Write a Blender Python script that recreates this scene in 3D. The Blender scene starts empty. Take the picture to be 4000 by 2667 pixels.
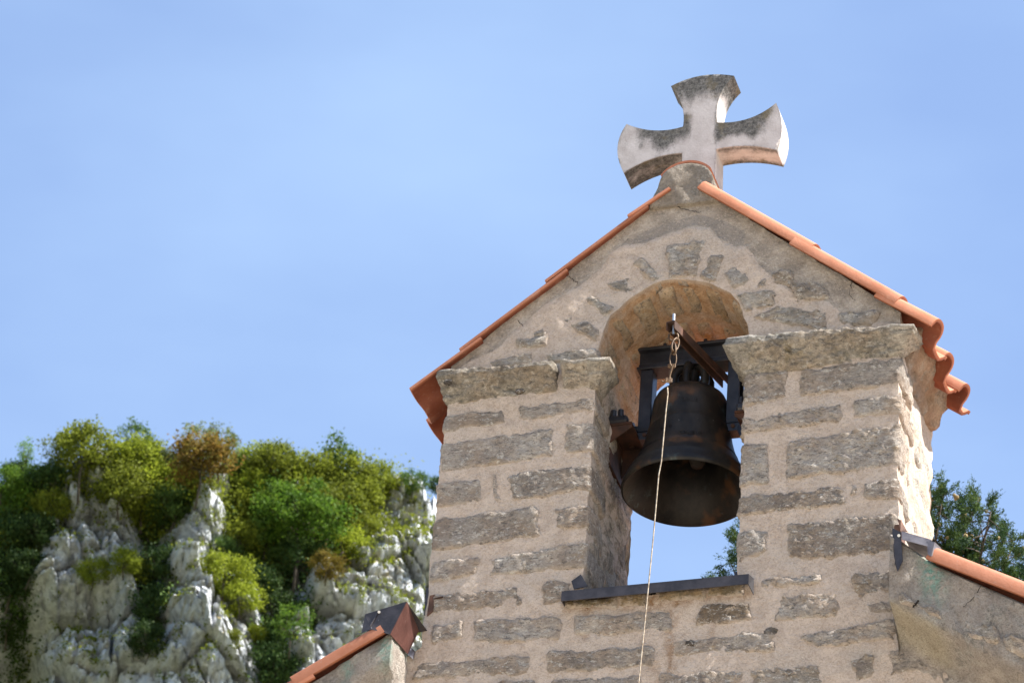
import bpy, bmesh, math, random
import numpy as np
from mathutils import Vector, Matrix
from mathutils.geometry import delaunay_2d_cdt

scene = bpy.context.scene
col = scene.collection
R = math.radians

# ------------------------------------------------------------------ camera
CAM = np.array([4.33071176, -14.86044145, -8.62213946])
YAW, PITCH, ROLL, FPX = 0.3248992275, 0.5846446498, 0.0764962781, 18193.45
PW, PH = 4000.0, 2667.0

def cam_axes():
    cy, sy, cp, sp = math.cos(YAW), math.sin(YAW), math.cos(PITCH), math.sin(PITCH)
    f = np.array([-sy * cp, cy * cp, sp]); r = np.array([cy, sy, 0.0]); u = np.cross(r, f)
    c, s = math.cos(ROLL), math.sin(ROLL)
    return c * r + s * u, -s * r + c * u, f

CR, CU, CF = cam_axes()
cam_data = bpy.data.cameras.new('camera')
cam = bpy.data.objects.new('camera', cam_data); col.objects.link(cam)
cam_data.sensor_fit = 'HORIZONTAL'; cam_data.sensor_width = 36.0
cam_data.lens = FPX / PW * 36.0
cam_data.clip_start = 0.1; cam_data.clip_end = 8000.0
cam.matrix_world = Matrix(((CR[0], CU[0], -CF[0], CAM[0]), (CR[1], CU[1], -CF[1], CAM[1]),
                           (CR[2], CU[2], -CF[2], CAM[2]), (0, 0, 0, 1)))
cam_data.dof.use_dof = True
cam_data.dof.focus_distance = 17.6
cam_data.dof.aperture_fstop = 18.0
scene.camera = cam

# ------------------------------------------------------------------ light
SUN_EL, SUN_AZ = R(51), R(-2.2)          # azimuth from +x towards +y (behind the wall)
world = bpy.data.worlds.new('World'); scene.world = world; world.use_nodes = True
wt = world.node_tree
for n in list(wt.nodes): wt.nodes.remove(n)
wo = wt.nodes.new('ShaderNodeOutputWorld'); wb = wt.nodes.new('ShaderNodeBackground')
sky = wt.nodes.new('ShaderNodeTexSky'); sky.sky_type = 'NISHITA'; sky.sun_disc = False
sky.sun_elevation = SUN_EL; sky.sun_rotation = math.pi / 2 - SUN_AZ
sky.altitude = 100; sky.air_density = 1.0; sky.dust_density = 0.9; sky.ozone_density = 2.2
tc = wt.nodes.new('ShaderNodeTexCoord')
mp = wt.nodes.new('ShaderNodeMapping'); mp.inputs['Scale'].default_value = (1.0, 1.0, 2.4)
nz = wt.nodes.new('ShaderNodeTexNoise'); nz.inputs['Scale'].default_value = 5.0
nz.inputs['Detail'].default_value = 5; nz.inputs['Roughness'].default_value = 0.5
rp = wt.nodes.new('ShaderNodeValToRGB'); rp.color_ramp.elements[0].position = 0.40; rp.color_ramp.elements[1].position = 0.75
rp.color_ramp.elements[0].color = (0.28, 0.28, 0.28, 1); rp.color_ramp.elements[1].color = (0.66, 0.66, 0.66, 1)
mx = wt.nodes.new('ShaderNodeMix'); mx.data_type = 'RGBA'
tint = wt.nodes.new('ShaderNodeMix'); tint.data_type = 'RGBA'; tint.blend_type = 'MULTIPLY'; tint.inputs[0].default_value = 1.0
tint.inputs[7].default_value = (0.95, 0.95, 1.06, 1)
L = wt.links.new
L(tc.outputs['Generated'], mp.inputs['Vector']); L(mp.outputs[0], nz.inputs['Vector'])
L(nz.outputs['Fac'], rp.inputs[0]); L(rp.outputs[0], mx.inputs[0])
L(sky.outputs[0], tint.inputs[6]); L(tint.outputs[2], mx.inputs[6]); mx.inputs[7].default_value = (2.35, 3.3, 4.7, 1)
L(mx.outputs[2], wb.inputs['Color']); wb.inputs['Strength'].default_value = 0.079
L(wb.outputs[0], wo.inputs[0])

sd = bpy.data.lights.new('sun', 'SUN'); sd.energy = 4.6; sd.angle = R(0.53); sd.color = (1.0, 0.965, 0.915)
sun = bpy.data.objects.new('sun', sd); col.objects.link(sun)
SUNDIR = Vector((math.cos(SUN_AZ) * math.cos(SUN_EL), math.sin(SUN_AZ) * math.cos(SUN_EL), math.sin(SUN_EL)))
sun.rotation_euler = SUNDIR.to_track_quat('Z', 'Y').to_euler()
scene.view_settings.view_transform = 'Standard'; scene.view_settings.look = 'None'
scene.view_settings.exposure = 1.68; scene.view_settings.gamma = 1.0
scene.view_settings.use_curve_mapping = False
scene.render.engine = 'CYCLES'
scene.cycles.max_bounces = 8; scene.cycles.diffuse_bounces = 5; scene.cycles.transmission_bounces = 4
scene.cycles.transparent_max_bounces = 4
scene.cycles.sample_clamp_indirect = 6
scene.cycles.use_denoising = True

# ------------------------------------------------------------------ helpers
DS = PW / 2352.0
def ray(dx, dy):                       # direction through a picture point (0..2352 scale)
    v = CF + CR * (dx * DS - PW / 2) / FPX - CU * (dy * DS - PH / 2) / FPX
    return v
def at(dx, dy, y=0.0):                 # the point of the plane Y = y seen there
    v = ray(dx, dy); return CAM + v * ((y - CAM[1]) / v[1])
def project(P):
    q = np.asarray(P) - CAM; z = q @ CF
    return (PW / 2 + FPX * (q @ CR) / z) / DS, (PH / 2 - FPX * (q @ CU) / z) / DS

_rng = np.random.RandomState(7)
_perm = _rng.permutation(256); _perm = np.concatenate([_perm, _perm, _perm])
_grad = _rng.normal(size=(256, 3)); _grad /= np.linalg.norm(_grad, axis=1)[:, None]
def perlin(P):
    P = np.asarray(P, float); I = np.floor(P).astype(int); F = P - I; I &= 255
    w = F * F * F * (F * (F * 6 - 15) + 10); out = 0
    for dx in (0, 1):
        for dy in (0, 1):
            for dz in (0, 1):
                h = _perm[_perm[_perm[I[:, 0] + dx & 255] + (I[:, 1] + dy & 255)] + (I[:, 2] + dz & 255)]
                g = _grad[h]; d = F - np.array([dx, dy, dz])
                ww = (w[:, 0] if dx else 1 - w[:, 0]) * (w[:, 1] if dy else 1 - w[:, 1]) * (w[:, 2] if dz else 1 - w[:, 2])
                out = out + ww * (g * d).sum(1)
    return out * 1.5
def fbm(P, oct=4, gain=0.5):
    a, s, o = 1.0, 0.0, np.asarray(P, float).copy()
    for k in range(oct):
        s = s + a * perlin(o); o = o * 2.03 + 17.3; a *= gain
    return s
def ridged(P, oct=4):
    a, s, o = 1.0, 0.0, np.asarray(P, float).copy()
    for k in range(oct):
        s = s + a * (1 - 2 * np.abs(perlin(o))); o = o * 2.1 + 9.1; a *= 0.5
    return s
def cells(P, seed=0):                   # jittered-grid Worley in 2-D: per-cell randoms, offset to the centre, F1, F2
    I = np.floor(P).astype(int); best = np.full(len(P), 9.0); sec = best.copy()
    off = np.zeros((len(P), 2)); idr = np.zeros((len(P), 3))
    for dx in (-1, 0, 1):
        for dy in (-1, 0, 1):
            J = I + np.array([dx, dy])
            h = (J[:, 0] * 73856093 ^ J[:, 1] * 19349663 ^ (seed * 83492791)) & 0xffff
            r = [((h * k + 12345 * (i + 1)) % 65521) / 65521.0 for i, k in enumerate((1103, 7919, 5381, 2909, 6151))]
            c = J + np.stack([r[0], r[1]], 1); d = P - c; dist = np.sqrt((d * d).sum(1))
            m = dist < best
            sec = np.where(m, best, np.minimum(sec, dist))
            best = np.where(m, dist, best); off[m] = d[m]
            idr[m] = np.stack(r[2:], 1)[m]
    return idr, off, best, sec

def link(name, me, mat=None, parent=None, loc=None):
    o = bpy.data.objects.new(name, me); col.objects.link(o)
    if mat is not None and me is not None and not me.materials: me.materials.append(mat)
    if parent is not None: o.parent = parent
    if loc is not None: o.location = loc
    return o
def mesh(name, V, F, smooth=True):
    me = bpy.data.meshes.new(name)
    me.from_pydata([tuple(v) for v in np.asarray(V, float).tolist()], [], [tuple(f) for f in F])
    if smooth: me.polygons.foreach_set('use_smooth', [True] * len(me.polygons))
    me.update(); return me
def fix_normals(me):
    bm = bmesh.new(); bm.from_mesh(me); bmesh.ops.recalc_face_normals(bm, faces=bm.faces)
    if bm.calc_volume(signed=True) < 0: bmesh.ops.reverse_faces(bm, faces=bm.faces)
    bm.to_mesh(me); bm.free(); return me
def thing(name, label, cat, loc=(0, 0, 0), group=None):
    o = bpy.data.objects.new(name, None); col.objects.link(o); o.location = loc; o.empty_display_size = 0.2
    tag(o, label, cat, group); return o
def tag(o, label=None, cat=None, group=None, kind=None):
    if label: o['label'] = label
    if cat: o['category'] = cat
    if group: o['group'] = group
    if kind: o['kind'] = kind
    return o
def adopt(child, parent):               # parent while keeping world coordinates (parents are only translated)
    child.parent = parent
    child.matrix_parent_inverse = Matrix.Translation(-Vector(parent_world(parent)))
    return child
def parent_world(o):
    v = Vector(o.location)
    while o.parent is not None:
        v = v + o.matrix_parent_inverse.to_translation(); o = o.parent; v = v + Vector(o.location)
    return v
def part(name, me, mat, parent):        # mesh given in world coordinates: origin moved to its middle
    V = np.empty(len(me.vertices) * 3); me.vertices.foreach_get('co', V); V = V.reshape(-1, 3)
    c = (V.min(0) + V.max(0)) / 2; me.vertices.foreach_set('co', (V - c).ravel()); me.update()
    o = link(name, me, mat); o.location = c
    if parent is not None: adopt(o, parent)
    return o

class MB:                               # collects shapes into one mesh
    def __init__(s): s.V = []; s.F = []
    def add(s, V, F):
        n = len(s.V); s.V += [tuple(v) for v in V]; s.F += [tuple(i + n for i in f) for f in F]; return s
    def box(s, a, b, bev=0.0):
        (x0, y0, z0), (x1, y1, z1) = a, b
        bm = bmesh.new(); bmesh.ops.create_cube(bm, size=1.0)
        for v in bm.verts:
            v.co = Vector(((x0 + x1) / 2 + v.co.x * (x1 - x0), (y0 + y1) / 2 + v.co.y * (y1 - y0), (z0 + z1) / 2 + v.co.z * (z1 - z0)))
        if bev: bmesh.ops.bevel(bm, geom=list(bm.edges), offset=bev, segments=1, affect='EDGES')
        bm.verts.index_update()
        s.add([v.co[:] for v in bm.verts], [[v.index for v in f.verts] for f in bm.faces]); bm.free(); return s
    def tube(s, pts, r, n=8, closed=False):
        pts = [np.array(p, float) for p in pts]; m = len(pts)
        rs = r if hasattr(r, '__len__') else [r] * m
        rings = []; prev = None
        for i in range(m):
            if closed: t = pts[(i + 1) % m] - pts[i - 1]
            else: t = pts[min(i + 1, m - 1)] - pts[max(i - 1, 0)]
            t = t / (np.linalg.norm(t) + 1e-9)
            if prev is None:
                a = np.array([0, 0, 1.0]) if abs(t[2]) < 0.9 else np.array([1.0, 0, 0]); a = np.cross(t, a)
            else: a = prev - t * (prev @ t)
            a = a / (np.linalg.norm(a) + 1e-9); prev = a; b = np.cross(t, a)
            rings.append([pts[i] + rs[i] * (math.cos(q) * a + math.sin(q) * b) for q in np.arange(n) * 2 * math.pi / n])
        V = [v for rg in rings for v in rg]; F = []
        for i in range(m if closed else m - 1):
            j = (i + 1) % m
            for k in range(n): F.append((i * n + k, i * n + (k + 1) % n, j * n + (k + 1) % n, j * n + k))
        if not closed: F += [tuple(range(n))[::-1], tuple((m - 1) * n + k for k in range(n))]
        return s.add(V, F)
    def prism(s, poly, y0, y1):         # polygon of (x, z) extruded along y
        n = len(poly); V = [(x, y0, z) for x, z in poly] + [(x, y1, z) for x, z in poly]
        F = [tuple(range(n)), tuple(range(2 * n - 1, n - 1, -1))] + [(i, i + n, (i + 1) % n + n, (i + 1) % n) for i in range(n)]
        return s.add(V, F)
    def sheet(s, quads, th):            # thin folded sheet: list of quads (4 world points), thickness th
        for q in quads:
            q = [np.array(p, float) for p in q]; n = np.cross(q[1] - q[0], q[-1] - q[0]); n = n / (np.linalg.norm(n) + 1e-9) * th
            V = q + [p + n for p in q]; m = len(q)
            s.add(V, [tuple(range(m))[::-1], tuple(range(m, 2 * m))] + [(i, (i + 1) % m, (i + 1) % m + m, i + m) for i in range(m)])
        return s
    def lathe(s, prof, c, n=64):
        V = []; F = []; m = len(prof)
        for r, z in prof:
            for k in range(n):
                a = 2 * math.pi * k / n; V.append((c[0] + r * math.cos(a), c[1] + r * math.sin(a), c[2] + z))
        for i in range(m - 1):
            for k in range(n): F.append((i * n + k, i * n + (k + 1) % n, (i + 1) * n + (k + 1) % n, (i + 1) * n + k))
        return s.add(V, F)
    def me(s, name, smooth=False, fix=True):
        me = mesh(name, s.V, s.F, smooth)
        return fix_normals(me) if fix else me
    def build(s, name, mat, parent, smooth=False, fix=True): return part(name, s.me(name, smooth, fix), mat, parent)
def autosmooth(o, ang=40):
    me = o.data; me.polygons.foreach_set('use_smooth', [True] * len(me.polygons))
    try: me.set_sharp_from_angle(angle=R(ang))
    except Exception: pass
    return o

# ------------------------------------------------------------------ materials
class N:
    def __init__(s, name):
        s.m = bpy.data.materials.new(name); s.m.use_nodes = True; s.t = s.m.node_tree
        s.b = s.t.nodes['Principled BSDF']; s.out = s.t.nodes['Material Output']
        s.geo = s.t.nodes.new('ShaderNodeNewGeometry'); s.pos = s.geo.outputs['Position']
    def node(s, ty, **kw):
        n = s.t.nodes.new(ty)
        for k, v in kw.items(): setattr(n, k, v)
        return n
    def lk(s, a, b):
        if hasattr(a, 'is_output'): s.t.links.new(a, b)
        else:
            if isinstance(a, tuple) and len(a) == 3 and b.type == 'RGBA': a = (*a, 1)
            if b.type == 'RGBA' and not isinstance(a, tuple): a = (a, a, a, 1)
            b.default_value = a
    def noise(s, scale, detail=4, rough=0.55, vec=None, stretch=None, dist=0.0):
        n = s.node('ShaderNodeTexNoise'); n.inputs['Scale'].default_value = scale; n.inputs['Detail'].default_value = detail
        n.inputs['Roughness'].default_value = rough; n.inputs['Distortion'].default_value = dist
        v = vec or s.pos
        if stretch:
            m = s.node('ShaderNodeMapping'); m.inputs['Scale'].default_value = stretch; s.lk(v, m.inputs[0]); v = m.outputs[0]
        s.lk(v, n.inputs['Vector']); return n.outputs['Fac']
    def voro(s, scale, feat='DISTANCE_TO_EDGE', vec=None):
        n = s.node('ShaderNodeTexVoronoi', feature=feat); n.inputs['Scale'].default_value = scale; s.lk(vec or s.pos, n.inputs['Vector']); return n.outputs['Distance']
    def ramp(s, f, a, b, ca=(0, 0, 0), cb=(1, 1, 1)):
        n = s.node('ShaderNodeValToRGB'); e = n.color_ramp.elements; e[0].position = a; e[1].position = b
        e[0].color = (*ca, 1); e[1].color = (*cb, 1); s.lk(f, n.inputs[0]); return n.outputs[0]
    def step(s, f, a, b, lo=0.0, hi=1.0):
        n = s.node('ShaderNodeMapRange'); n.interpolation_type = 'SMOOTHSTEP'; s.lk(f, n.inputs[0])
        for i, v in zip((1, 2, 3, 4), (a, b, lo, hi)): n.inputs[i].default_value = v
        return n.outputs[0]
    def mix(s, f, a, b, mode='MIX'):
        n = s.node('ShaderNodeMix', data_type='RGBA', blend_type=mode); s.lk(f, n.inputs[0]); s.lk(a, n.inputs[6]); s.lk(b, n.inputs[7]); return n.outputs[2]
    def math(s, op, a, b=0.0, clamp=False):
        n = s.node('ShaderNodeMath', operation=op, use_clamp=clamp); s.lk(a, n.inputs[0]); s.lk(b, n.inputs[1]); return n.outputs[0]
    def attr(s, name):
        n = s.node('ShaderNodeAttribute', attribute_name=name); return n.outputs['Fac']
    def rnd(s): return s.node('ShaderNodeObjectInfo').outputs['Random']
    def bump(s, h, dist, strength=1.0, nrm=None):
        n = s.node('ShaderNodeBump'); n.inputs['Strength'].default_value = strength; n.inputs['Distance'].default_value = dist
        s.lk(h, n.inputs['Height'])
        if nrm is not None: s.lk(nrm, n.inputs['Normal'])
        return n.outputs[0]
    def done(s, color, rough=0.9, metal=0.0, nrm=None, spec=0.3):
        s.lk(color, s.b.inputs['Base Color']); s.lk(rough, s.b.inputs['Roughness']); s.lk(metal, s.b.inputs['Metallic'])
        s.b.inputs['Specular IOR Level'].default_value = spec
        if nrm is not None: s.lk(nrm, s.b.inputs['Normal'])
        return s.m

def m_stone(name, dark, light, ochre_amt=0.5, yellow=(0.36, 0.27, 0.15), fleck=0.65):
    n = N(name); big = n.noise(7, 6, 0.6); med = n.noise(38, 6, 0.65); fine = n.noise(160, 4, 0.6)
    c = n.mix(n.step(n.math('ADD', n.math('MULTIPLY', big, 0.5), n.math('MULTIPLY', med, 0.5)), 0.36, 0.66), dark, light)
    cool = n.mix(0.5, c, (0.34, 0.34, 0.335)); c = n.mix(n.step(n.rnd(), 0.2, 0.9, 0.0, 0.3), c, cool)
    och = n.step(n.noise(12, 6, 0.65), 0.55, 0.70, 0, ochre_amt); c = n.mix(och, c, yellow)
    c = n.mix(n.step(n.noise(55, 5, 0.7), 0.63, 0.72, 0, fleck), c, (0.60, 0.57, 0.51))
    c = n.mix(n.step(n.noise(62, 5, 0.75), 0.40, 0.31, 0, 0.75), c, (0.08, 0.07, 0.058))
    hue = n.step(n.noise(4.5, 4, 0.6), 0.40, 0.62); c = n.mix(n.math('MULTIPLY', hue, 0.55), c, n.mix(1.0, c, (1.0, 0.84, 0.70), 'MULTIPLY'))
    c = n.mix(n.step(n.noise(6.5, 5, 0.65), 0.56, 0.70, 0, 0.5), c, n.mix(1.0, c, (0.86, 0.90, 0.98), 'MULTIPLY'))
    v = n.step(n.rnd(), 0, 1, 0.80, 1.14); c = n.mix(1.0, c, v, 'MULTIPLY')
    c = n.mix(n.step(n.noise(85, 6, 0.75, stretch=(0.7, 1, 1.5)), 0.36, 0.66, 0.0, 0.5), c, n.mix(1.0, c, (0.55, 0.53, 0.50), 'MULTIPLY'))
    c = n.mix(n.step(n.noise(13, 7, 0.72), 0.60, 0.70, 0, 0.4), c, (0.52, 0.44, 0.36))
    rim = n.math('ADD', n.attr('rim'), n.math('MULTIPLY', n.math('SUBTRACT', n.noise(22, 7, 0.75), 0.5), 1.9))
    c = n.mix(n.step(rim, 0.36, 0.80, 0, 0.9), c, n.mix(n.noise(24, 5, 0.7), (0.40, 0.32, 0.25), (0.60, 0.50, 0.41)))
    c = n.mix(n.step(n.noise(42, 7, 0.82, stretch=(0.8, 1, 1.5)), 0.545, 0.60, 0, min(1.0, fleck * 1.3)), c, (0.66, 0.61, 0.53))
    c = n.mix(n.step(n.noise(48, 6, 0.82, stretch=(0.7, 1, 1.7)), 0.455, 0.40, 0, 0.75), c, (0.13, 0.115, 0.10))
    b = n.bump(med, 0.018, 0.8); b = n.bump(n.noise(80, 6, 0.75, stretch=(0.7, 1, 1.5)), 0.018, 1.0, b); b = n.bump(fine, 0.004, 0.7, b)
    return n.done(c, 0.93, 0, b, 0.2)
M = {}
M['stone'] = m_stone('grey_limestone', (0.34, 0.29, 0.245), (0.58, 0.51, 0.43))
M['capital'] = m_stone('weathered_limestone', (0.21, 0.19, 0.155), (0.52, 0.47, 0.39), 0.35, (0.30, 0.26, 0.13), 0.35)
M['rubble'] = m_stone('pale_rubble_limestone', (0.36, 0.32, 0.265), (0.62, 0.56, 0.48), 0.55, (0.40, 0.27, 0.15), 0.8)
M['soffit'] = m_stone('bounce_tinted_stone', (0.52, 0.38, 0.24), (0.70, 0.55, 0.38), 0.95, (0.55, 0.32, 0.13), 0.3)  # soffit stones carry the roof's warm bounce in their colour
M['brown'] = m_stone('brown_stained_stone', (0.11, 0.075, 0.045), (0.25, 0.18, 0.11), 0.6, (0.30, 0.17, 0.06), 0.6)
M['nodule'] = m_stone('dark_stone_nodule', (0.05, 0.042, 0.036), (0.20, 0.17, 0.14), 0.4)
M['yellow'] = m_stone('dark_yellow_stone', (0.12, 0.095, 0.05), (0.40, 0.31, 0.18), 0.5, (0.20, 0.15, 0.05), 0.3)  # dark yellow tones for the stones below the sill

def m_mortar():
    n = N('lime_mortar')
    med = n.noise(16, 5, 0.6); fine = n.noise(190, 5, 0.65); grit = n.noise(85, 5, 0.7)
    new = n.mix(n.step(med, 0.33, 0.68), (0.465, 0.372, 0.296), (0.585, 0.48, 0.39))
    new = n.mix(n.step(n.noise(4, 4), 0.45, 0.7, 0, 0.5), new, (0.42, 0.37, 0.32))
    new = n.mix(n.step(grit, 0.40, 0.30, 0, 0.35), new, (0.27, 0.19, 0.13))
    old = n.mix(n.step(n.noise(9, 7, 0.65), 0.36, 0.66), (0.28, 0.235, 0.19), (0.48, 0.41, 0.335))
    old = n.mix(n.step(n.noise(60, 5, 0.7), 0.58, 0.72, 0, 0.6), old, (0.50, 0.45, 0.38))
    old = n.mix(n.step(n.noise(48, 5, 0.7), 0.40, 0.30, 0, 0.7), old, (0.10, 0.085, 0.07))
    a = n.math('ADD', n.attr('old'), n.math('MULTIPLY', n.math('SUBTRACT', n.noise(30, 5, 0.7), 0.5), 0.7))
    f = n.step(a, 0.44, 0.54); c = n.mix(f, new, old)
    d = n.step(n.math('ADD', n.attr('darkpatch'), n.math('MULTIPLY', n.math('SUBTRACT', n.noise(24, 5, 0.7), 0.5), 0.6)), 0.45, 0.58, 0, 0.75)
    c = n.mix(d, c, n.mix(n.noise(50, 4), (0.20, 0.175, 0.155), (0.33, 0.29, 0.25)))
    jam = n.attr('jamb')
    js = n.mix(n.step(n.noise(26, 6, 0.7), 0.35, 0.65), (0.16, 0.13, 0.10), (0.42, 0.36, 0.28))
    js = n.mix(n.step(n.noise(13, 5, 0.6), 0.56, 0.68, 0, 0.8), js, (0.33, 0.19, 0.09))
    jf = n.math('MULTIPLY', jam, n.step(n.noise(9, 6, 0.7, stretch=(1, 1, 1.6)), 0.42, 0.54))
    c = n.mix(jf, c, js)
    wm = n.math('MULTIPLY', n.attr('bounce_stain'), n.step(n.noise(7, 6, 0.7), 0.36, 0.58, 0.25, 0.95)); c = n.mix(wm, c, n.mix(n.step(n.noise(30, 6, 0.75), 0.35, 0.62), (0.34, 0.19, 0.09), (0.52, 0.34, 0.20)))  # orange bounce off the roof, with brown staining, put into the soffit colour
    st = n.math('MULTIPLY', n.attr('stain'), n.step(n.noise(22, 5, 0.7), 0.35, 0.62)); c = n.mix(st, c, (0.22, 0.12, 0.055))
    gr = n.math('MULTIPLY', n.attr('verdigris'), n.step(n.noise(30, 5, 0.7), 0.38, 0.62)); c = n.mix(gr, c, (0.20, 0.44, 0.36))
    c = n.mix(n.step(n.noise(105, 3, 0.8), 0.48, 0.60, 0, 0.45), c, n.mix(1.0, c, (0.62, 0.58, 0.54), 'MULTIPLY'))
    c = n.mix(n.step(n.noise(90, 3, 0.8, vec=None, stretch=(1, 1, 1.3)), 0.56, 0.66, 0, 0.45), c, (0.64, 0.545, 0.45))
    b = n.bump(n.noise(38, 5, 0.65), 0.014, 0.6); b = n.bump(grit, 0.010, 0.8, b); b = n.bump(fine, 0.005, 0.8, b)
    return n.done(c, 0.95, 0, b, 0.15)
M['mortar'] = m_mortar()
def m_render(name, a, bcol, old=0.0):
    n = N(name); med = n.noise(14, 6, 0.6); grit = n.noise(75, 5, 0.75)
    c = n.mix(n.step(med, 0.34, 0.68), a, bcol)
    c = n.mix(n.step(grit, 0.40, 0.30, 0, 0.6), c, (0.16, 0.13, 0.105)); c = n.mix(n.step(grit, 0.62, 0.72, 0, 0.4), c, (0.55, 0.50, 0.42))
    c = n.mix(n.step(n.noise(3.5, 4), 0.52, 0.66, 0, 0.6), c, (0.28, 0.24, 0.20))
    c = n.mix(n.step(n.noise(7, 6, 0.75), 0.52, 0.60, 0, 0.75), c, n.mix(n.step(n.noise(50, 5, 0.75), 0.4, 0.6), (0.22, 0.205, 0.18), (0.46, 0.42, 0.36)))
    gr = n.math('MULTIPLY', n.attr('verdigris'), n.step(n.noise(30, 5, 0.7), 0.36, 0.6)); c = n.mix(gr, c, (0.17, 0.42, 0.34))
    ys = n.math('MULTIPLY', n.attr('smooth_patch'), 0.8); c = n.mix(ys, c, n.mix(n.noise(12, 5), (0.42, 0.36, 0.26), (0.50, 0.43, 0.31)))
    c = n.mix(n.step(n.noise(110, 4, 0.8), 0.46, 0.60, 0, 0.5), c, n.mix(1.0, c, (0.58, 0.55, 0.52), 'MULTIPLY'))
    b = n.bump(n.noise(28, 5, 0.65), 0.03, 0.8); b = n.bump(grit, 0.02, 1.0, b); b = n.bump(n.noise(190, 4, 0.7), 0.006, 0.8, b)
    return n.done(c, 0.95, 0, b, 0.15)
M['render'] = m_render('rough_cement_render', (0.36, 0.31, 0.262), (0.52, 0.455, 0.39))
M['cap_mortar'] = m_render('old_cap_mortar', (0.32, 0.27, 0.215), (0.52, 0.445, 0.36))
M['corbel'] = m_render('eave_mortar', (0.36, 0.25, 0.175), (0.52, 0.40, 0.30))

def m_tile():
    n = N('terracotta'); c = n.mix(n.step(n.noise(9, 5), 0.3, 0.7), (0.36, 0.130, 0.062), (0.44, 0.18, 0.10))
    shade_tone = n.mix(n.step(n.noise(12, 5), 0.3, 0.7), (0.15, 0.038, 0.018), (0.21, 0.062, 0.030)); c = n.mix(n.attr('lit_tone'), shade_tone, c)  # pale lit tops, dark shaded undersides: light and shade put into the colour
    c = n.mix(1.0, c, n.step(n.rnd(), 0, 1, 0.85, 1.1), 'MULTIPLY')
    c = n.mix(n.step(n.noise(30, 6, 0.7), 0.60, 0.78, 0, 0.45), c, (0.55, 0.36, 0.26))
    c = n.mix(n.step(n.noise(5, 5, 0.7), 0.55, 0.75, 0, 0.4), c, (0.40, 0.23, 0.16))
    c = n.mix(n.step(n.noise(16, 6, 0.75), 0.42, 0.28, 0, 0.55), c, (0.20, 0.09, 0.06))
    c = n.mix(n.step(n.noise(75, 4, 0.75), 0.60, 0.70, 0, 0.35), c, (0.30, 0.24, 0.19))
    b = n.bump(n.noise(120, 4, 0.6), 0.0015, 0.5); b = n.bump(n.noise(20, 3), 0.004, 0.3, b)
    return n.done(c, 0.72, 0, b, 0.35)
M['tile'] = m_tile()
def m_cross():
    n = N('lichened_white_stone')
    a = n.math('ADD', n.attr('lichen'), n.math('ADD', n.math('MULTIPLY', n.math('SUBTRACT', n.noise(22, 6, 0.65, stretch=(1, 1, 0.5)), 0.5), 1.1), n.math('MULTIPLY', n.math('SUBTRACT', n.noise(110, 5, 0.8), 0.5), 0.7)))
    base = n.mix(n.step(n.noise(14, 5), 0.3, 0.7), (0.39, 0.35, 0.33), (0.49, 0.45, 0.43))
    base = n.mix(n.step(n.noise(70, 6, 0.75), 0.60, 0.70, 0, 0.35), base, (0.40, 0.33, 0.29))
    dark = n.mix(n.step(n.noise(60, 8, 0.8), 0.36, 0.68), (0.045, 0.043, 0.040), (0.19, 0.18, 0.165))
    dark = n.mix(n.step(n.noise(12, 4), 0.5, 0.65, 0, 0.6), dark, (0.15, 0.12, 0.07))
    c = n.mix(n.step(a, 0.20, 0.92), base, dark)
    c = n.mix(n.step(n.noise(45, 5, 0.8), 0.64, 0.70, 0, 0.5), c, (0.10, 0.09, 0.08))
    b = n.bump(n.noise(95, 5, 0.7), 0.003, 0.5); b = n.bump(n.noise(30, 4), 0.006, 0.3, b)
    return n.done(c, 0.9, 0, b, 0.2)
M['cross'] = m_cross()
def m_bronze():
    n = N('dark_bronze'); c = n.mix(n.step(n.noise(9, 6, 0.65, stretch=(1, 1, 0.6)), 0.35, 0.68), (0.009, 0.008, 0.0075), (0.030, 0.025, 0.020))
    c = n.mix(n.step(n.noise(6, 4), 0.54, 0.66, 0, 0.65), c, (0.12, 0.055, 0.022))
    c = n.mix(n.step(n.noise(8, 6, 0.7, stretch=(1.4, 1.4, 1)), 0.60, 0.72, 0, 0.55), c, (0.07, 0.10, 0.10))
    fl = n.math('MULTIPLY', n.step(n.noise(95, 5, 0.75, stretch=(1, 1, 0.35)), 0.68, 0.74), n.step(n.noise(7, 3), 0.5, 0.62))
    c = n.mix(fl, c, (0.55, 0.53, 0.47))
    b = n.bump(n.noise(40, 5), 0.004, 0.35); b = n.bump(n.noise(170, 4), 0.0012, 0.4, b)
    return n.done(c, n.mix(fl, 0.48, (0.9, 0.9, 0.9)), n.math('SUBTRACT', 0.25, n.math('MULTIPLY', fl, 0.25)), b, 0.3)
M['bronze'] = m_bronze()
def m_metal(name, a, bcol, rough=0.55, metal=0.3, spots=0.0, sc=14):
    n = N(name); c = n.mix(n.step(n.noise(sc, 6, 0.65), 0.35, 0.68), a, bcol)
    if spots: c = n.mix(n.step(n.noise(34, 6, 0.75, stretch=(1, 1, 0.5)), 0.64, 0.72, 0, spots), c, (0.45, 0.44, 0.42))
    b = n.bump(n.noise(60, 5), 0.003, 0.35); b = n.bump(n.noise(9, 3), 0.01, 0.25, b)
    return n.done(c, rough, metal, b, 0.45)
M['black_steel'] = m_metal('black_painted_steel', (0.012, 0.012, 0.016), (0.03, 0.03, 0.036), 0.42, 0.2)
M['rust'] = m_metal('rusty_steel', (0.035, 0.016, 0.009), (0.095, 0.038, 0.018), 0.8, 0.1)
M['orange_rust'] = m_metal('orange_rust_plate', (0.022, 0.010, 0.006), (0.07, 0.024, 0.009), 0.8, 0.1)
M['zinc'] = m_metal('zinc_plated_bolt', (0.40, 0.42, 0.44), (0.55, 0.56, 0.56), 0.35, 0.8)
M['wire'] = m_metal('tan_steel_wire', (0.22, 0.16, 0.10), (0.44, 0.37, 0.28), 0.45, 0.45, 0, 60)
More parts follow.
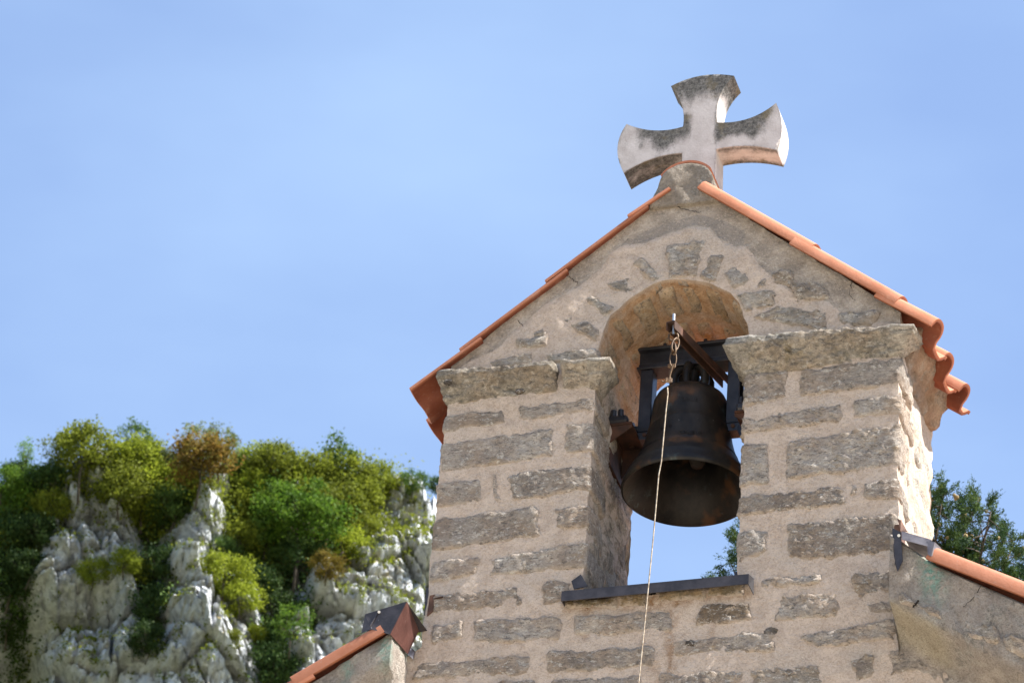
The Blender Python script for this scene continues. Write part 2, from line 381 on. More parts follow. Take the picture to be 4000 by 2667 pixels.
M['chain'] = m_metal('brown_chain_steel', (0.05, 0.026, 0.012), (0.13, 0.075, 0.035), 0.5, 0.4, 0, 40)
M['flash'] = m_metal('dark_brown_sheet_metal', (0.032, 0.029, 0.031), (0.066, 0.058, 0.060), 0.42, 0.35, 0.5)
M['copper'] = m_metal('reddish_brown_copper_sheet', (0.10, 0.042, 0.034), (0.17, 0.075, 0.06), 0.45, 0.4, 0.3)
M['grey_sheet'] = m_metal('grey_weathered_sheet', (0.10, 0.09, 0.10), (0.20, 0.185, 0.19), 0.5, 0.4, 0.35)
M['wood'] = m_metal('weathered_wood', (0.06, 0.03, 0.02), (0.14, 0.07, 0.045), 0.9, 0.0)

def m_leaf(name, dark, light, bright, transl=0.45):
    n = N(name); tcn = n.node('ShaderNodeTexCoord').outputs['Object']
    wn = n.node('ShaderNodeTexWhiteNoise', noise_dimensions='3D')
    sn = n.node('ShaderNodeVectorMath', operation='SNAP'); n.lk(tcn, sn.inputs[0]); sn.inputs[1].default_value = (0.05, 0.05, 0.05)
    n.lk(sn.outputs[0], wn.inputs['Vector'])
    c = n.mix(n.step(n.noise(5.5, 4, 0.6, vec=tcn), 0.34, 0.66), dark, light)
    c = n.mix(n.step(wn.outputs['Value'], 0.55, 1.0, 0, 0.7), c, bright)
    c = n.mix(1.0, c, n.step(n.rnd(), 0, 1, 0.75, 1.2), 'MULTIPLY')
    n.done(c, 0.75, 0, None, 0.2)
    tr = n.node('ShaderNodeBsdfTranslucent'); n.lk(c, tr.inputs['Color'])
    ms = n.node('ShaderNodeMixShader'); ms.inputs[0].default_value = transl
    n.lk(n.b.outputs[0], ms.inputs[1]); n.lk(tr.outputs[0], ms.inputs[2]); n.lk(ms.outputs[0], n.out.inputs['Surface']); return n.m
LEAF = {
 'olive': m_leaf('olive_foliage', (0.0938, 0.115, 0.015), (0.1875, 0.2188, 0.0225), (0.2625, 0.2875, 0.0312)),
 'yellow': m_leaf('yellow_green_foliage', (0.144, 0.18, 0.0168), (0.24, 0.288, 0.024), (0.324, 0.348, 0.042)),
 'bright': m_leaf('bright_green_foliage', (0.06, 0.126, 0.0144), (0.132, 0.24, 0.0264), (0.204, 0.3, 0.036)),
 'green': m_leaf('mid_green_foliage', (0.0562, 0.1125, 0.0275), (0.1187, 0.1938, 0.04), (0.15, 0.2125, 0.05)),
 'pale': m_leaf('pale_airy_foliage', (0.11, 0.143, 0.0605), (0.187, 0.22, 0.0825), (0.264, 0.286, 0.11)),
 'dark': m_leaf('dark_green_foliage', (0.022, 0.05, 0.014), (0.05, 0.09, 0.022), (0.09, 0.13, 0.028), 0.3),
 'rust': m_leaf('rust_red_foliage', (0.10, 0.075, 0.016), (0.17, 0.095, 0.02), (0.19, 0.17, 0.03)),
 'orange': m_leaf('orange_brown_foliage', (0.10, 0.08, 0.014), (0.19, 0.13, 0.02), (0.24, 0.19, 0.03)),
 'conifer': m_leaf('dark_conifer_foliage', (0.012, 0.030, 0.016), (0.028, 0.055, 0.022), (0.05, 0.085, 0.025), 0.15),
 'cypress': m_leaf('cypress_foliage', (0.016, 0.042, 0.016), (0.045, 0.085, 0.02), (0.10, 0.14, 0.03), 0.25)}
def m_bark(name, a, b_):
    n = N(name); c = n.mix(n.noise(9, 5), a, b_); return n.done(c, 0.95, 0, n.bump(n.noise(20, 4), 0.02, 0.6), 0.1)
M['bark'] = m_bark('grey_brown_bark', (0.035, 0.028, 0.02), (0.11, 0.09, 0.07))
def m_cone():
    n = N('tan_cone'); c = n.mix(n.step(n.rnd(), 0, 1), (0.17, 0.12, 0.05), (0.34, 0.26, 0.13)); return n.done(c, 0.8, 0, n.bump(n.voro(60), 0.004, 0.8), 0.2)
M['cone'] = m_cone()
M['crack'] = m_bark('dark_crack_grime', (0.02, 0.017, 0.014), (0.05, 0.042, 0.035))
def m_cliff():
    n = N('karst_limestone')
    big = n.noise(0.45, 6, 0.6); med = n.noise(2.2, 7, 0.65, stretch=(1, 1, 0.6)); fine = n.noise(9, 6, 0.7)
    c = n.mix(n.step(med, 0.34, 0.62), (0.38, 0.395, 0.415), (0.74, 0.76, 0.78))
    c = n.mix(n.step(big, 0.42, 0.66, 0, 0.6), c, (0.74, 0.76, 0.78))
    c = n.mix(n.step(n.noise(1.5, 7, 0.75, stretch=(1.8, 1.8, 0.4)), 0.52, 0.70, 0, 0.6), c, (0.24, 0.25, 0.265))
    c = n.mix(n.step(n.noise(3.6, 6, 0.75, stretch=(1, 1, 0.5)), 0.60, 0.68, 0, 0.6), c, (0.15, 0.155, 0.165))
    c = n.mix(n.step(n.noise(0.9, 6, 0.7), 0.66, 0.74, 0, 0.45), c, (0.40, 0.27, 0.13))
    sep = n.node('ShaderNodeSeparateXYZ'); n.lk(n.geo.outputs['Normal'], sep.inputs[0])
    up = n.math('ADD', sep.outputs[2], n.math('MULTIPLY', n.math('SUBTRACT', n.noise(1.3, 6, 0.7), 0.5), 1.0))
    gmask = n.math('MULTIPLY', n.step(up, 0.50, 0.66), n.step(n.attr('grass'), 0.1, 0.6))
    g = n.mix(n.step(n.noise(3, 5), 0.4, 0.6), (0.22, 0.18, 0.06), (0.34, 0.26, 0.10)); g = n.mix(n.step(n.noise(1.2, 4), 0.5, 0.6, 0, 0.7), g, (0.12, 0.14, 0.03))
    c = n.mix(gmask, c, g)
    vg = n.step(n.math('ADD', n.math('MULTIPLY', n.attr('veg'), 0.72), n.math('MULTIPLY', n.math('SUBTRACT', n.noise(0.35, 6, 0.7), 0.5), 1.6)), 0.42, 0.52)
    c = n.mix(n.math('MULTIPLY', vg, n.attr('veg')), c, n.mix(n.step(n.noise(1.5, 6, 0.7), 0.35, 0.65), (0.02, 0.035, 0.01), (0.10, 0.12, 0.025)))
    b = n.bump(n.noise(2.6, 7, 0.75, stretch=(1, 1, 0.6)), 0.35, 0.8); b = n.bump(fine, 0.10, 0.9, b)
    return n.done(c, 0.95, 0, b, 0.15)
M['cliff'] = m_cliff()
def m_ground():
    n = N('pale_gravel'); c = n.mix(n.noise(0.6, 8, 0.7), (0.45, 0.385, 0.30), (0.58, 0.50, 0.395))
    far = n.node('ShaderNodeVectorMath', operation='LENGTH'); n.lk(n.pos, far.inputs[0])
    c = n.mix(n.step(far.outputs['Value'], 45, 90), c, n.mix(n.noise(0.05, 6), (0.05, 0.08, 0.02), (0.16, 0.14, 0.07)))
    return n.done(c, 0.95, 0, n.bump(n.noise(30, 5), 0.02, 0.5), 0.15)
M['ground'] = m_ground()

# ------------------------------------------------------------------ ground
GZ = -10.22
gs = 4000
ground = link('ground', mesh('ground', [(-gs, -gs, 0), (gs, -gs, 0), (gs, gs, 0), (-gs, gs, 0)], [(0, 1, 2, 3)], False), M['ground'], None, (0, 0, GZ))
tag(ground, kind='structure')

# ------------------------------------------------------------------ the chapel
AX, AZ, SL = 0.0134, 2.4837, 0.8454     # roof apex and slope of the bell gable
DEP = 0.606                             # wall thickness
HO, ZS, ZC = 0.31, 0.50, 1.66           # half opening, sill, spring line
def roofz(x): return AZ - SL * abs(x - AX)
church = thing('chapel', 'stone chapel front rising to an arched bell gable with terracotta tiles', 'chapel', (0, 0.3, GZ))
rng = np.random.RandomState(3)

def densify(poly, step):
    out = []
    for i in range(len(poly)):
        a, b = np.array(poly[i], float), np.array(poly[(i + 1) % len(poly)], float)
        k = max(1, int(np.linalg.norm(b - a) / step))
        for j in range(k): out.append(a + (b - a) * j / k)
    return np.array(out)
def inside(P, poly):
    x, z = P[:, 0], P[:, 1]; c = np.zeros(len(P), bool); n = len(poly)
    for i in range(n):
        (x1, z1), (x2, z2) = poly[i], poly[(i + 1) % n]
        m = (z1 > z) != (z2 > z)
        with np.errstate(divide='ignore', invalid='ignore'):
            xi = (x2 - x1) * (z - z1) / (z2 - z1 + 1e-12) + x1
        c ^= m & (x < xi)
    return c
def seg_dist(P, A):
    d = np.full(len(P), 9.0)
    for i in range(len(A) - 1):
        a, b = np.array(A[i]), np.array(A[i + 1]); t = np.clip(((P - a) @ (b - a)) / ((b - a) @ (b - a)), 0, 1)
        d = np.minimum(d, np.linalg.norm(P - (a + t[:, None] * (b - a)), axis=1))
    return d
def px_poly(pts, y=0.0): return [tuple(at(x, yy, y)[[0, 2]]) for x, yy in pts]
def cdt_fill(outer, holes, step, jit=0.35):
    loops = [outer] + holes; V2 = []; E = []
    for lp in loops:
        b = len(V2); V2 += [tuple(p) for p in lp]; E += [(b + i, b + (i + 1) % len(lp)) for i in range(len(lp))]
    nb = len(V2); lo, hi = outer.min(0), outer.max(0)
    gx, gz = np.meshgrid(np.arange(lo[0], hi[0], step), np.arange(lo[1], hi[1], step))
    P = np.stack([gx.ravel(), gz.ravel()], 1); P += rng.uniform(-jit, jit, P.shape) * step
    ok = inside(P, outer)
    for h in holes: ok &= ~inside(P, h)
    for lp in loops: ok &= seg_dist(P, list(lp) + [lp[0]]) > step * 0.55
    V2 += [tuple(p) for p in P[ok]]
    r = delaunay_2d_cdt([Vector(v) for v in V2], E, [], 0, 1e-6)
    verts = np.array([(v.x, v.y) for v in r[0]]); F = np.array([f for f in r[2] if len(f) == 3])
    cen = verts[F].mean(1); ok = inside(cen, outer)
    for h in holes: ok &= ~inside(cen, h)
    F = F[ok]; a, b, c = verts[F[:, 0]], verts[F[:, 1]], verts[F[:, 2]]
    cr = (b[:, 0] - a[:, 0]) * (c[:, 1] - a[:, 1]) - (b[:, 1] - a[:, 1]) * (c[:, 0] - a[:, 0])
    F[cr < 0] = F[cr < 0][:, ::-1]
    return verts, F

def left_rake(x): return 0.27 + 0.645 * (x + 1.105)
def right_rake(x): return 0.40 - 0.60 * (x - 1.132)
outer = densify([(-2.0, -0.35), (2.0, -0.35), (2.0, right_rake(2.0)), (0.935, 0.50), (0.928, 0.9), (0.925, roofz(0.927) - 0.014), (AX, AZ - 0.014),
                 (-0.926, roofz(-0.926) - 0.014), (-0.926, 1.45), (-0.934, 0.9), (-0.948, 0.36), (-2.0, left_rake(-2.0))], 0.016)
arch = [(-HO, ZS), (HO, ZS), (HO, ZC)] + [(HO * math.cos(a), ZC + HO * math.sin(a)) for a in np.linspace(0, math.pi, 50)[1:-1]] + [(-HO, ZC)]
hole = densify(arch, 0.016)
for lp in (outer, hole):                # slightly uneven masonry edges
    lp += np.stack([np.where((np.abs(lp[:, 0]) < 0.32) & (lp[:, 1] > 1.55), 0.013, 0.006) * fbm(np.c_[lp * 8, np.full(len(lp), 2.0)], 4, 0.65), np.where((np.abs(lp[:, 0]) < 0.32) & (lp[:, 1] > 1.55) & (lp[:, 1] < 2.1), 0.013, 0.003) * fbm(np.c_[lp * 5, np.full(len(lp), 7.0)], 3)], 1) * (lp[:, 1:] > -0.3)
WV, WF = cdt_fill(outer, [hole], 0.0135)
NEW = px_poly([(1010, 880), (1075, 832), (1140, 802), (1190, 752), (1250, 702), (1330, 657), (1385, 612), (1405, 577), (1440, 562), (1480, 560),
               (1530, 537), (1590, 520), (1630, 522), (1650, 546), (1690, 567), (1715, 562), (1745, 612), (1800, 655), (1850, 682), (1905, 692),
               (1935, 722), (1960, 735), (2075, 745), (2110, 800), (2300, 1300), (2352, 1700), (700, 1700), (900, 1300)])
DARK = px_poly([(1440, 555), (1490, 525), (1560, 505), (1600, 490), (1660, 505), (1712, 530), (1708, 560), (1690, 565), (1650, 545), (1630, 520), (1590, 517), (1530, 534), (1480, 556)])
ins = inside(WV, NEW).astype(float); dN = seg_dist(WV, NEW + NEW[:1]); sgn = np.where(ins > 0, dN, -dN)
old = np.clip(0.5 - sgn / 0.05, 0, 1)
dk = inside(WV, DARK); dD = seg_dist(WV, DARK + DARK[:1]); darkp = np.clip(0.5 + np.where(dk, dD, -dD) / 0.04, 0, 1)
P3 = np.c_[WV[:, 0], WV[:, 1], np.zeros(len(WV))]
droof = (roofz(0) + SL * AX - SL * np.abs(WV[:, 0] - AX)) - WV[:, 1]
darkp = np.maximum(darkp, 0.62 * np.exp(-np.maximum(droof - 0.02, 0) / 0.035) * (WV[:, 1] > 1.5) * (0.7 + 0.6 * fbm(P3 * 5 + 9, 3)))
h = 0.0035 * fbm(P3 * 4.0 + 3, 3) + 0.0025 * fbm(P3 * 22.0, 3)
lip = 0.5 + 0.5 * np.tanh((sgn + 0.012 * fbm(P3 * 14, 3)) / 0.008); h += 0.008 * lip - 0.004
stain = np.zeros(len(WV))
for poly, w, amp in (([(1545, 1405), (1540, 1480), (1548, 1580)], 0.022, 0.8), ([(1503, 1350), (1500, 1400)], 0.02, 0.6), ([(1560, 1350), (1556, 1395)], 0.012, 0.6), ([(1480, 1480), (1520, 1575)], 0.03, 0.4), ([(1297, 1398), (1420, 1394), (1600, 1376), (1712, 1366)], 0.028, 0.55), ([(1640, 1372), (1636, 1470)], 0.012, 0.5), ([(1350, 1396), (1344, 1470)], 0.012, 0.45)):
    stain += amp * np.exp(-(seg_dist(WV, px_poly(poly)) / w) ** 2)
verd = np.exp(-(seg_dist(WV, px_poly([(2063, 1325), (2070, 1390)])) / 0.025) ** 2)
front = np.c_[WV[:, 0], -h, WV[:, 1]]
n0 = len(front); V = [front]; F = [tuple(f) for f in WF.tolist()]
jamb = [np.zeros(n0)]
# side faces: outline and opening swept back through the wall
NS = 22; yy = np.linspace(0, DEP, NS + 1)[1:]
def loop_ids(lp):
    return [int(np.argmin(((WV - p) ** 2).sum(1))) for p in lp]
base = n0
for lp, sg in ((outer, 1), (hole, -1)):
    ids = loop_ids(lp); m = len(ids); pts = WV[ids]
    tn = np.roll(pts, -1, 0) - np.roll(pts, 1, 0); tn /= np.linalg.norm(tn, axis=1)[:, None] + 1e-9
    nr = np.stack([tn[:, 1], -tn[:, 0]], 1) * 1.0
    if sg < 0: nr = -nr
    prev = ids
    for k, y in enumerate(yy):
        q = np.c_[pts[:, 0], np.full(m, y), pts[:, 1]]
        d = 0.016 * fbm(q * 6.0 + 5, 4, 0.6) * min(1, (k + 1) / 3.0) * (pts[:, 1] > -0.3) * (1.0 if sg > 0 else np.where(pts[:, 1] > 1.5, 0.55, 1.0))
        qq = np.c_[pts[:, 0] + nr[:, 0] * d, np.full(m, y), pts[:, 1] + nr[:, 1] * d]
        if k == NS - 1: qq[:, 1] = DEP
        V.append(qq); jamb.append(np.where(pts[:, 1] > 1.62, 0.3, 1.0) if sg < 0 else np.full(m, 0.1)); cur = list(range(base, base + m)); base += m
        for i in range(m):
            j = (i + 1) % m; f = (prev[i], prev[j], cur[j], cur[i]); F.append(f if sg < 0 else f[::-1])
        prev = cur
# back face
kb = base; V.append(np.c_[WV[:, 0], np.full(n0, DEP), WV[:, 1]]); jamb.append(np.zeros(n0))
F += [tuple(kb + i for i in f[::-1]) for f in WF.tolist()]
VV = np.concatenate(V)
gm = fix_normals(mesh('bell_gable', VV, F))
def put_attr(me, name, vals):
    a = me.attributes.new(name, 'FLOAT', 'POINT'); v = np.zeros(len(me.vertices)); v[:len(vals)] = vals; a.data.foreach_set('value', v)
put_attr(gm, 'old', old); put_attr(gm, 'darkpatch', darkp); put_attr(gm, 'stain', np.clip(stain, 0, 1)); put_attr(gm, 'verdigris', verd); jb = np.concatenate(jamb); put_attr(gm, 'jamb', jb); put_attr(gm, 'bounce_stain', (jb > 0.2) * (jb < 0.5) * 1.0)
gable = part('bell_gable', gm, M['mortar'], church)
autosmooth(gable, 50)

# lower facade and nave behind it
mb = MB().prism([(-3.2, GZ), (3.2, GZ), (3.2, right_rake(3.2)), (2.0, right_rake(2.0)), (2.0, -0.35), (-2.0, -0.35), (-2.0, left_rake(-2.0)), (-3.2, left_rake(-3.2))], 0.0, DEP)
facade = mb.build('facade_wall', M['render'], church)
RZ = 0.90
mb = MB(); mb.box((-3.1, DEP + 0.003, GZ), (-2.6, 8.6, RZ - 0.62 * 2.6 - 0.1)); mb.box((2.6, DEP + 0.003, GZ), (3.1, 8.6, RZ - 0.62 * 2.6 - 0.1))
mb.prism([(-2.59, GZ), (2.59, GZ), (2.59, RZ - 0.62 * 2.6), (0, RZ - 0.12), (-2.59, RZ - 0.62 * 2.6)], 8.2, 8.6)
mb.build('nave_wall', M['render'], church)
for sgn_ in (-1, 1):                     # corrugated tile fields of the nave roof
    Vn, Fn = [], []; nyy = 8 * 36; xs = np.linspace(0.02, 3.45, 20)
    for i, y in enumerate(np.linspace(DEP + 0.02, 8.8, nyy)):
        ph = (y / 0.235) % 1.0; hh = 0.05 * math.sin(math.pi * ph / 0.5) if ph < 0.5 else 0.0
        for k, x in enumerate(xs): Vn.append((sgn_ * x, y, RZ - 0.62 * x + hh + 0.02 * ((x / 0.36) % 1.0)))
    m = len(xs)
    for i in range(nyy - 1):
        for k in range(m - 1): Fn.append((i * m + k, i * m + k + 1, (i + 1) * m + k + 1, (i + 1) * m + k))
    nb = len(Vn); Vn += [(v[0], v[1], v[2] - 0.09) for v in Vn[:]]
    Fn += [tuple(nb + q for q in f[::-1]) for f in Fn[:]]
    rim = [k for k in range(m)] + [i * m + m - 1 for i in range(1, nyy)] + [(nyy - 1) * m + k for k in range(m - 2, -1, -1)] + [i * m for i in range(nyy - 2, 0, -1)]
    Fn += [(a, b, b + nb, a + nb) for a, b in zip(rim, rim[1:] + rim[:1])]
    nme = fix_normals(mesh('nave_roof', Vn, Fn, False)); put_attr(nme, 'lit_tone', np.ones(len(Vn))); part('nave_roof', nme, M['tile'], church)

# ------------------------------------------------------------------ stones
def wallsheet(name, cols, rows, amp, freq, seed, mat, parent, fine=0.35, edge=None):
    """cols: (top point, bottom point, nx, ny, dip); rows: (v, offset).  Noise-roughened block face, closed inside the wall."""
    nC, nR = len(cols), len(rows)
    T = np.array([c[0] for c in cols], float); B = np.array([c[1] for c in cols], float)
    Nn = np.array([(c[2], c[3], 0) for c in cols], float); dip = np.array([c[4] for c in cols])
    v = np.array([r[0] for r in rows]); off = np.array([r[1] for r in rows])
    base = T[None] * (1 - v[:, None, None]) + B[None] * v[:, None, None]
    flat = base.reshape(-1, 3)
    nzv = (amp * fbm(flat * freq + seed * 3.7, 4, 0.55) + amp * fine * fbm(flat * freq * 4.3 + seed, 2) + (0.010 if T[:, 0].mean() > 0.3 else 0.006) * np.abs(fbm(flat * np.array([36, 36, 55.0]) + seed, 2)) - 0.002).reshape(nR, nC)
    jx = (0.008 * fbm(flat * 15 + 31 + seed, 4, 0.7)).reshape(nR, nC); jz = (0.0065 * fbm(flat * 15 + 77 + seed, 4, 0.7)).reshape(nR, nC)
    eo = off[:, None] + dip[None]; o = eo + nzv * np.where(eo < off.max() - 0.002, 2.0, 1.0)
    Pp = base + Nn[None] * o[..., None]; Pp[..., 2] += jz
    tdir = np.stack([-Nn[:, 1], Nn[:, 0]], 1); Pp[..., 0] += jx * np.abs(tdir[None, :, 0]) * (np.abs(Nn[None, :, 0]) < 0.5)
    V = Pp.reshape(-1, 3); F = []
    for r in range(nR - 1):
        for c in range(nC - 1): F.append((r * nC + c, (r + 1) * nC + c, (r + 1) * nC + c + 1, r * nC + c + 1))
    rim = [c for c in range(nC)] + [r * nC + nC - 1 for r in range(1, nR)] + [(nR - 1) * nC + c for c in range(nC - 2, -1, -1)] + [r * nC for r in range(nR - 2, 0, -1)]
    ctr = V[rim].mean(0) - Nn.mean(0) / (np.linalg.norm(Nn.mean(0)) + 1e-9) * 0.03
    V = np.vstack([V, ctr]); k = len(V) - 1
    F += [(a, b, k) for a, b in zip(rim, rim[1:] + rim[:1])]
    me = fix_normals(mesh(name, V, F))
    if edge is not None: put_attr(me, "rim", np.exp(-np.minimum(np.array(edge[0])[None, :], np.array(edge[1])[:, None]) / 0.024).ravel())
    return part(name, me, mat, parent)

def stone(quad, wrap='', proud=0.006, mat='stone', name='stone', amp=0.008, dep=0.22, grow=0.004, parent=None, y0=0.0):
    stone.k += 1; sd_ = stone.k * 1.37
    TL, TR, BR, BL = [np.array(at(x, y, y0 - proud)[[0, 2]]) for x, y in quad]
    cq = (TL + TR + BR + BL) / 4; TL, TR, BR, BL = [cq + (p - cq) + np.sign(p - cq) * grow for p in (TL, TR, BR, BL)]
    if 'R' in wrap:
        e = HO * -1 if TR[0] < 0 else 0.926
        TR[0] = BR[0] = e
    if 'L' in wrap:
        e = HO if TL[0] > 0 else -0.93
        TL[0] = BL[0] = e
    if not wrap:
        for p in (TL, TR, BR, BL):
            dv = p - np.array([0.0, ZC]); rr_ = np.linalg.norm(dv)
            if p[1] > ZC and rr_ < HO + 0.006: p[:] = np.array([0.0, ZC]) + dv / rr_ * (HO + 0.006)
    w = (np.linalg.norm(TR - TL) + np.linalg.norm(BR - BL)) / 2; hh = (np.linalg.norm(TL - BL) + np.linalg.norm(TR - BR)) / 2
    nu, nv = max(5, int(w / 0.0105)), max(5, int(hh / 0.0105))
    cols = []; cd = []
    def add(u, y, nx, ny, dip, ed=0.0):
        cd.append(ed)
        T = TL * (1 - u) + TR * u; B = BL * (1 - u) + BR * u
        cols.append(((T[0], y0 + y, T[1]), (B[0], y0 + y, B[1]), nx, ny, dip))
    fade = lambda d: -0.020 * max(0.0, 1 - d / 0.018) ** 2
    if 'L' in wrap:
        for y in np.linspace(dep, 0.02, 10): add(0, y, -1, 0, fade(dep - y), dep - y)
        add(0, 0.003, -0.8, -0.55, 0, 9)
    else: add(0, 0, 0, -1, -0.045)
    for i in range(nu + 1):
        u = i / nu; d = 9
        if 'L' not in wrap: d = min(d, u * w)
        elif i == 0: continue
        if 'R' not in wrap: d = min(d, (1 - u) * w)
        elif i == nu: continue
        add(u, 0, 0, -1, fade(d), d)
    if 'R' in wrap:
        add(1, 0.003, 0.8, -0.55, 0, 9)
        for y in np.linspace(0.02, dep, 10): add(1, y, 1, 0, fade(dep - y), dep - y)
    else: add(1, 0, 0, -1, -0.045)
    rows = [(0, -0.045)] + [(j / nv, proud + fade(min(j / nv, 1 - j / nv) * hh)) for j in range(nv + 1)] + [(1, -0.045)]
    rd = [0.0] + [min(j / nv, 1 - j / nv) * hh for j in range(nv + 1)] + [0.0]
    return wallsheet(name, cols, rows, amp, 9.0, sd_, M[mat], parent or gable, edge=(cd, rd))
stone.k = 0

PIER = [ # quad TL TR BR BL, wrap
 ([(1027, 951), (1161, 935), (1161, 972), (1027, 990)], 'L'), ([(1187, 932), (1363, 907), (1358, 945), (1190, 967)], 'R'),
 ([(1022, 1013), (1271, 980), (1272, 1048), (1019, 1086)], 'L'), ([(1299, 970), (1360, 964), (1356, 1034), (1292, 1044)], 'R'),
 ([(1014, 1108), (1107, 1095), (1112, 1148), (1007, 1168)], 'L'), ([(1127, 1088), (1142, 1087), (1149, 1148), (1132, 1153)], ''),
 ([(1158, 1087), (1355, 1060), (1350, 1125), (1171, 1149)], 'R'), ([(1002, 1189), (1237, 1158), (1243, 1230), (995, 1265)], 'L'),
 ([(1270, 1163), (1347, 1152), (1342, 1215), (1279, 1206)], 'R'), ([(994, 1282), (1100, 1275), (1093, 1317), (989, 1338)], 'L'),
 ([(1128, 1278), (1342, 1243), (1342, 1303), (1120, 1325)], 'R'), ([(1722, 857), (1809, 848), (1804, 912), (1715, 932)], 'L'),
 ([(1838, 844), (2069, 818), (2061, 881), (1835, 912)], 'R'), ([(1711, 954), (1930, 926), (1935, 968), (1711, 995)], 'L'),
 ([(1956, 918), (2064, 898), (2062, 950), (1959, 960)], 'R'), ([(1709, 1017), (1760, 1012), (1770, 1107), (1707, 1116)], 'L'),
 ([(1808, 1014), (2061, 970), (2064, 1070), (1802, 1101)], 'R'), ([(1707, 1136), (1930, 1114), (1948, 1156), (1707, 1185)], 'L'),
 ([(1940, 1109), (1972, 1106), (1967, 1138), (1950, 1138)], ''), ([(1982, 1107), (2063, 1093), (2058, 1144), (1985, 1150)], 'R'),
 ([(1702, 1216), (1767, 1214), (1756, 1264), (1700, 1291)], 'L'), ([(1809, 1200), (2050, 1176), (2047, 1270), (1805, 1285)], 'R')]
for q, w in PIER: stone(q, w, 0.0115, 'stone', amp=0.0055, dep=rng.uniform(0.16, 0.3))
LOWER = [([(995, 1364), (1190, 1348), (1196, 1389), (993, 1405)], 'stone'), ([(1249, 1334), (1318, 1333), (1293, 1383), (1247, 1386)], 'stone'),
 ([(993, 1433), (1061, 1426), (1061, 1463), (993, 1476)], 'stone'), ([(1086, 1424), (1289, 1413), (1284, 1465), (1090, 1476)], 'stone'),
 ([(1318, 1416), (1541, 1400), (1541, 1444), (1318, 1459)], 'stone'), ([(1612, 1388), (1727, 1383), (1721, 1420), (1594, 1436)], 'brown'),
 ([(1297, 1376), (1413, 1364), (1415, 1391), (1300, 1391)], 'yellow'), ([(1416, 1364), (1484, 1356), (1481, 1386), (1423, 1387)], 'yellow'),
 ([(1507, 1355), (1616, 1343), (1614, 1370), (1512, 1379)], 'yellow'), ([(1624, 1342), (1710, 1333), (1704, 1362), (1624, 1366)], 'yellow'),
 ([(1255, 1494), (1500, 1484), (1503, 1530), (1258, 1543)], 'stone'), ([(1544, 1470), (1775, 1444), (1779, 1496), (1546, 1501)], 'stone'),
 ([(953, 1521), (1216, 1503), (1213, 1547), (948, 1557)], 'stone'), ([(1515, 1547), (1702, 1539), (1697, 1580), (1510, 1580)], 'stone'),
 ([(1727, 1540), (1869, 1527), (1897, 1578), (1723, 1580)], 'rubble'), ([(1749, 1327), (1887, 1319), (1876, 1337), (1750, 1348)], 'stone'),
 ([(1957, 1320), (2049, 1307), (2049, 1357), (1964, 1370)], 'stone'), ([(1781, 1372), (1928, 1358), (1924, 1412), (1781, 1422)], 'stone'),
 ([(1988, 1386), (2051, 1375), (2049, 1401), (1995, 1405)], 'stone'), ([(1836, 1461), (2057, 1420), (2054, 1463), (1888, 1484)], 'stone'),
 ([(1957, 1513), (2004, 1504), (2004, 1549), (1967, 1560)], 'stone'), ([(2043, 1492), (2175, 1489), (2175, 1532), (2046, 1546)], 'stone'),
 ([(2170, 1556), (2340, 1543), (2345, 1590), (2165, 1592)], 'stone'), ([(975, 1576), (1230, 1560), (1230, 1600), (970, 1612)], 'stone'), ([(1265, 1560), (1470, 1550), (1472, 1592), (1262, 1600)], 'stone')]
for q, m_ in LOWER: stone(q, '', 0.0105 if m_ != 'yellow' else 0.016, m_, amp=0.008, grow=0.009)
GABLE = [ # rubble of the arch and the gable field
 [(1282, 738), (1318, 724), (1397, 750), (1384, 782)], [(1340, 692), (1368, 682), (1428, 706), (1404, 734)], [(1394, 656), (1443, 631), (1474, 670), (1450, 694)],
 [(1457, 611), (1482, 594), (1531, 643), (1494, 664)], [(1533, 566), (1620, 550), (1590, 640), (1540, 634)], [(1633, 586), (1662, 586), (1635, 648), (1606, 642)],
 [(1692, 610), (1734, 634), (1686, 660), (1668, 633)], [(1691, 680), (1770, 667), (1773, 693), (1715, 712)], [(1730, 733), (1797, 706), (1896, 720), (1890, 758)],
 [(1774, 628), (1809, 627), (1816, 648), (1783, 651)], [(1819, 655), (1875, 651), (1902, 676), (1836, 687)], [(1745, 644), (1762, 637), (1755, 652), (1744, 656)],
 [(1925, 722), (2015, 714), (1999, 740), (1930, 740)], [(1187, 784), (1254, 770), (1251, 792), (1190, 795)], [(1120, 829), (1217, 815), (1217, 829), (1136, 842)],
 [(1259, 816), (1372, 803), (1369, 822), (1259, 827)], [(1220, 760), (1250, 755), (1248, 772), (1224, 775)]]
for q in GABLE: stone(q, '', 0.011, 'rubble', amp=0.009, grow=0.015)

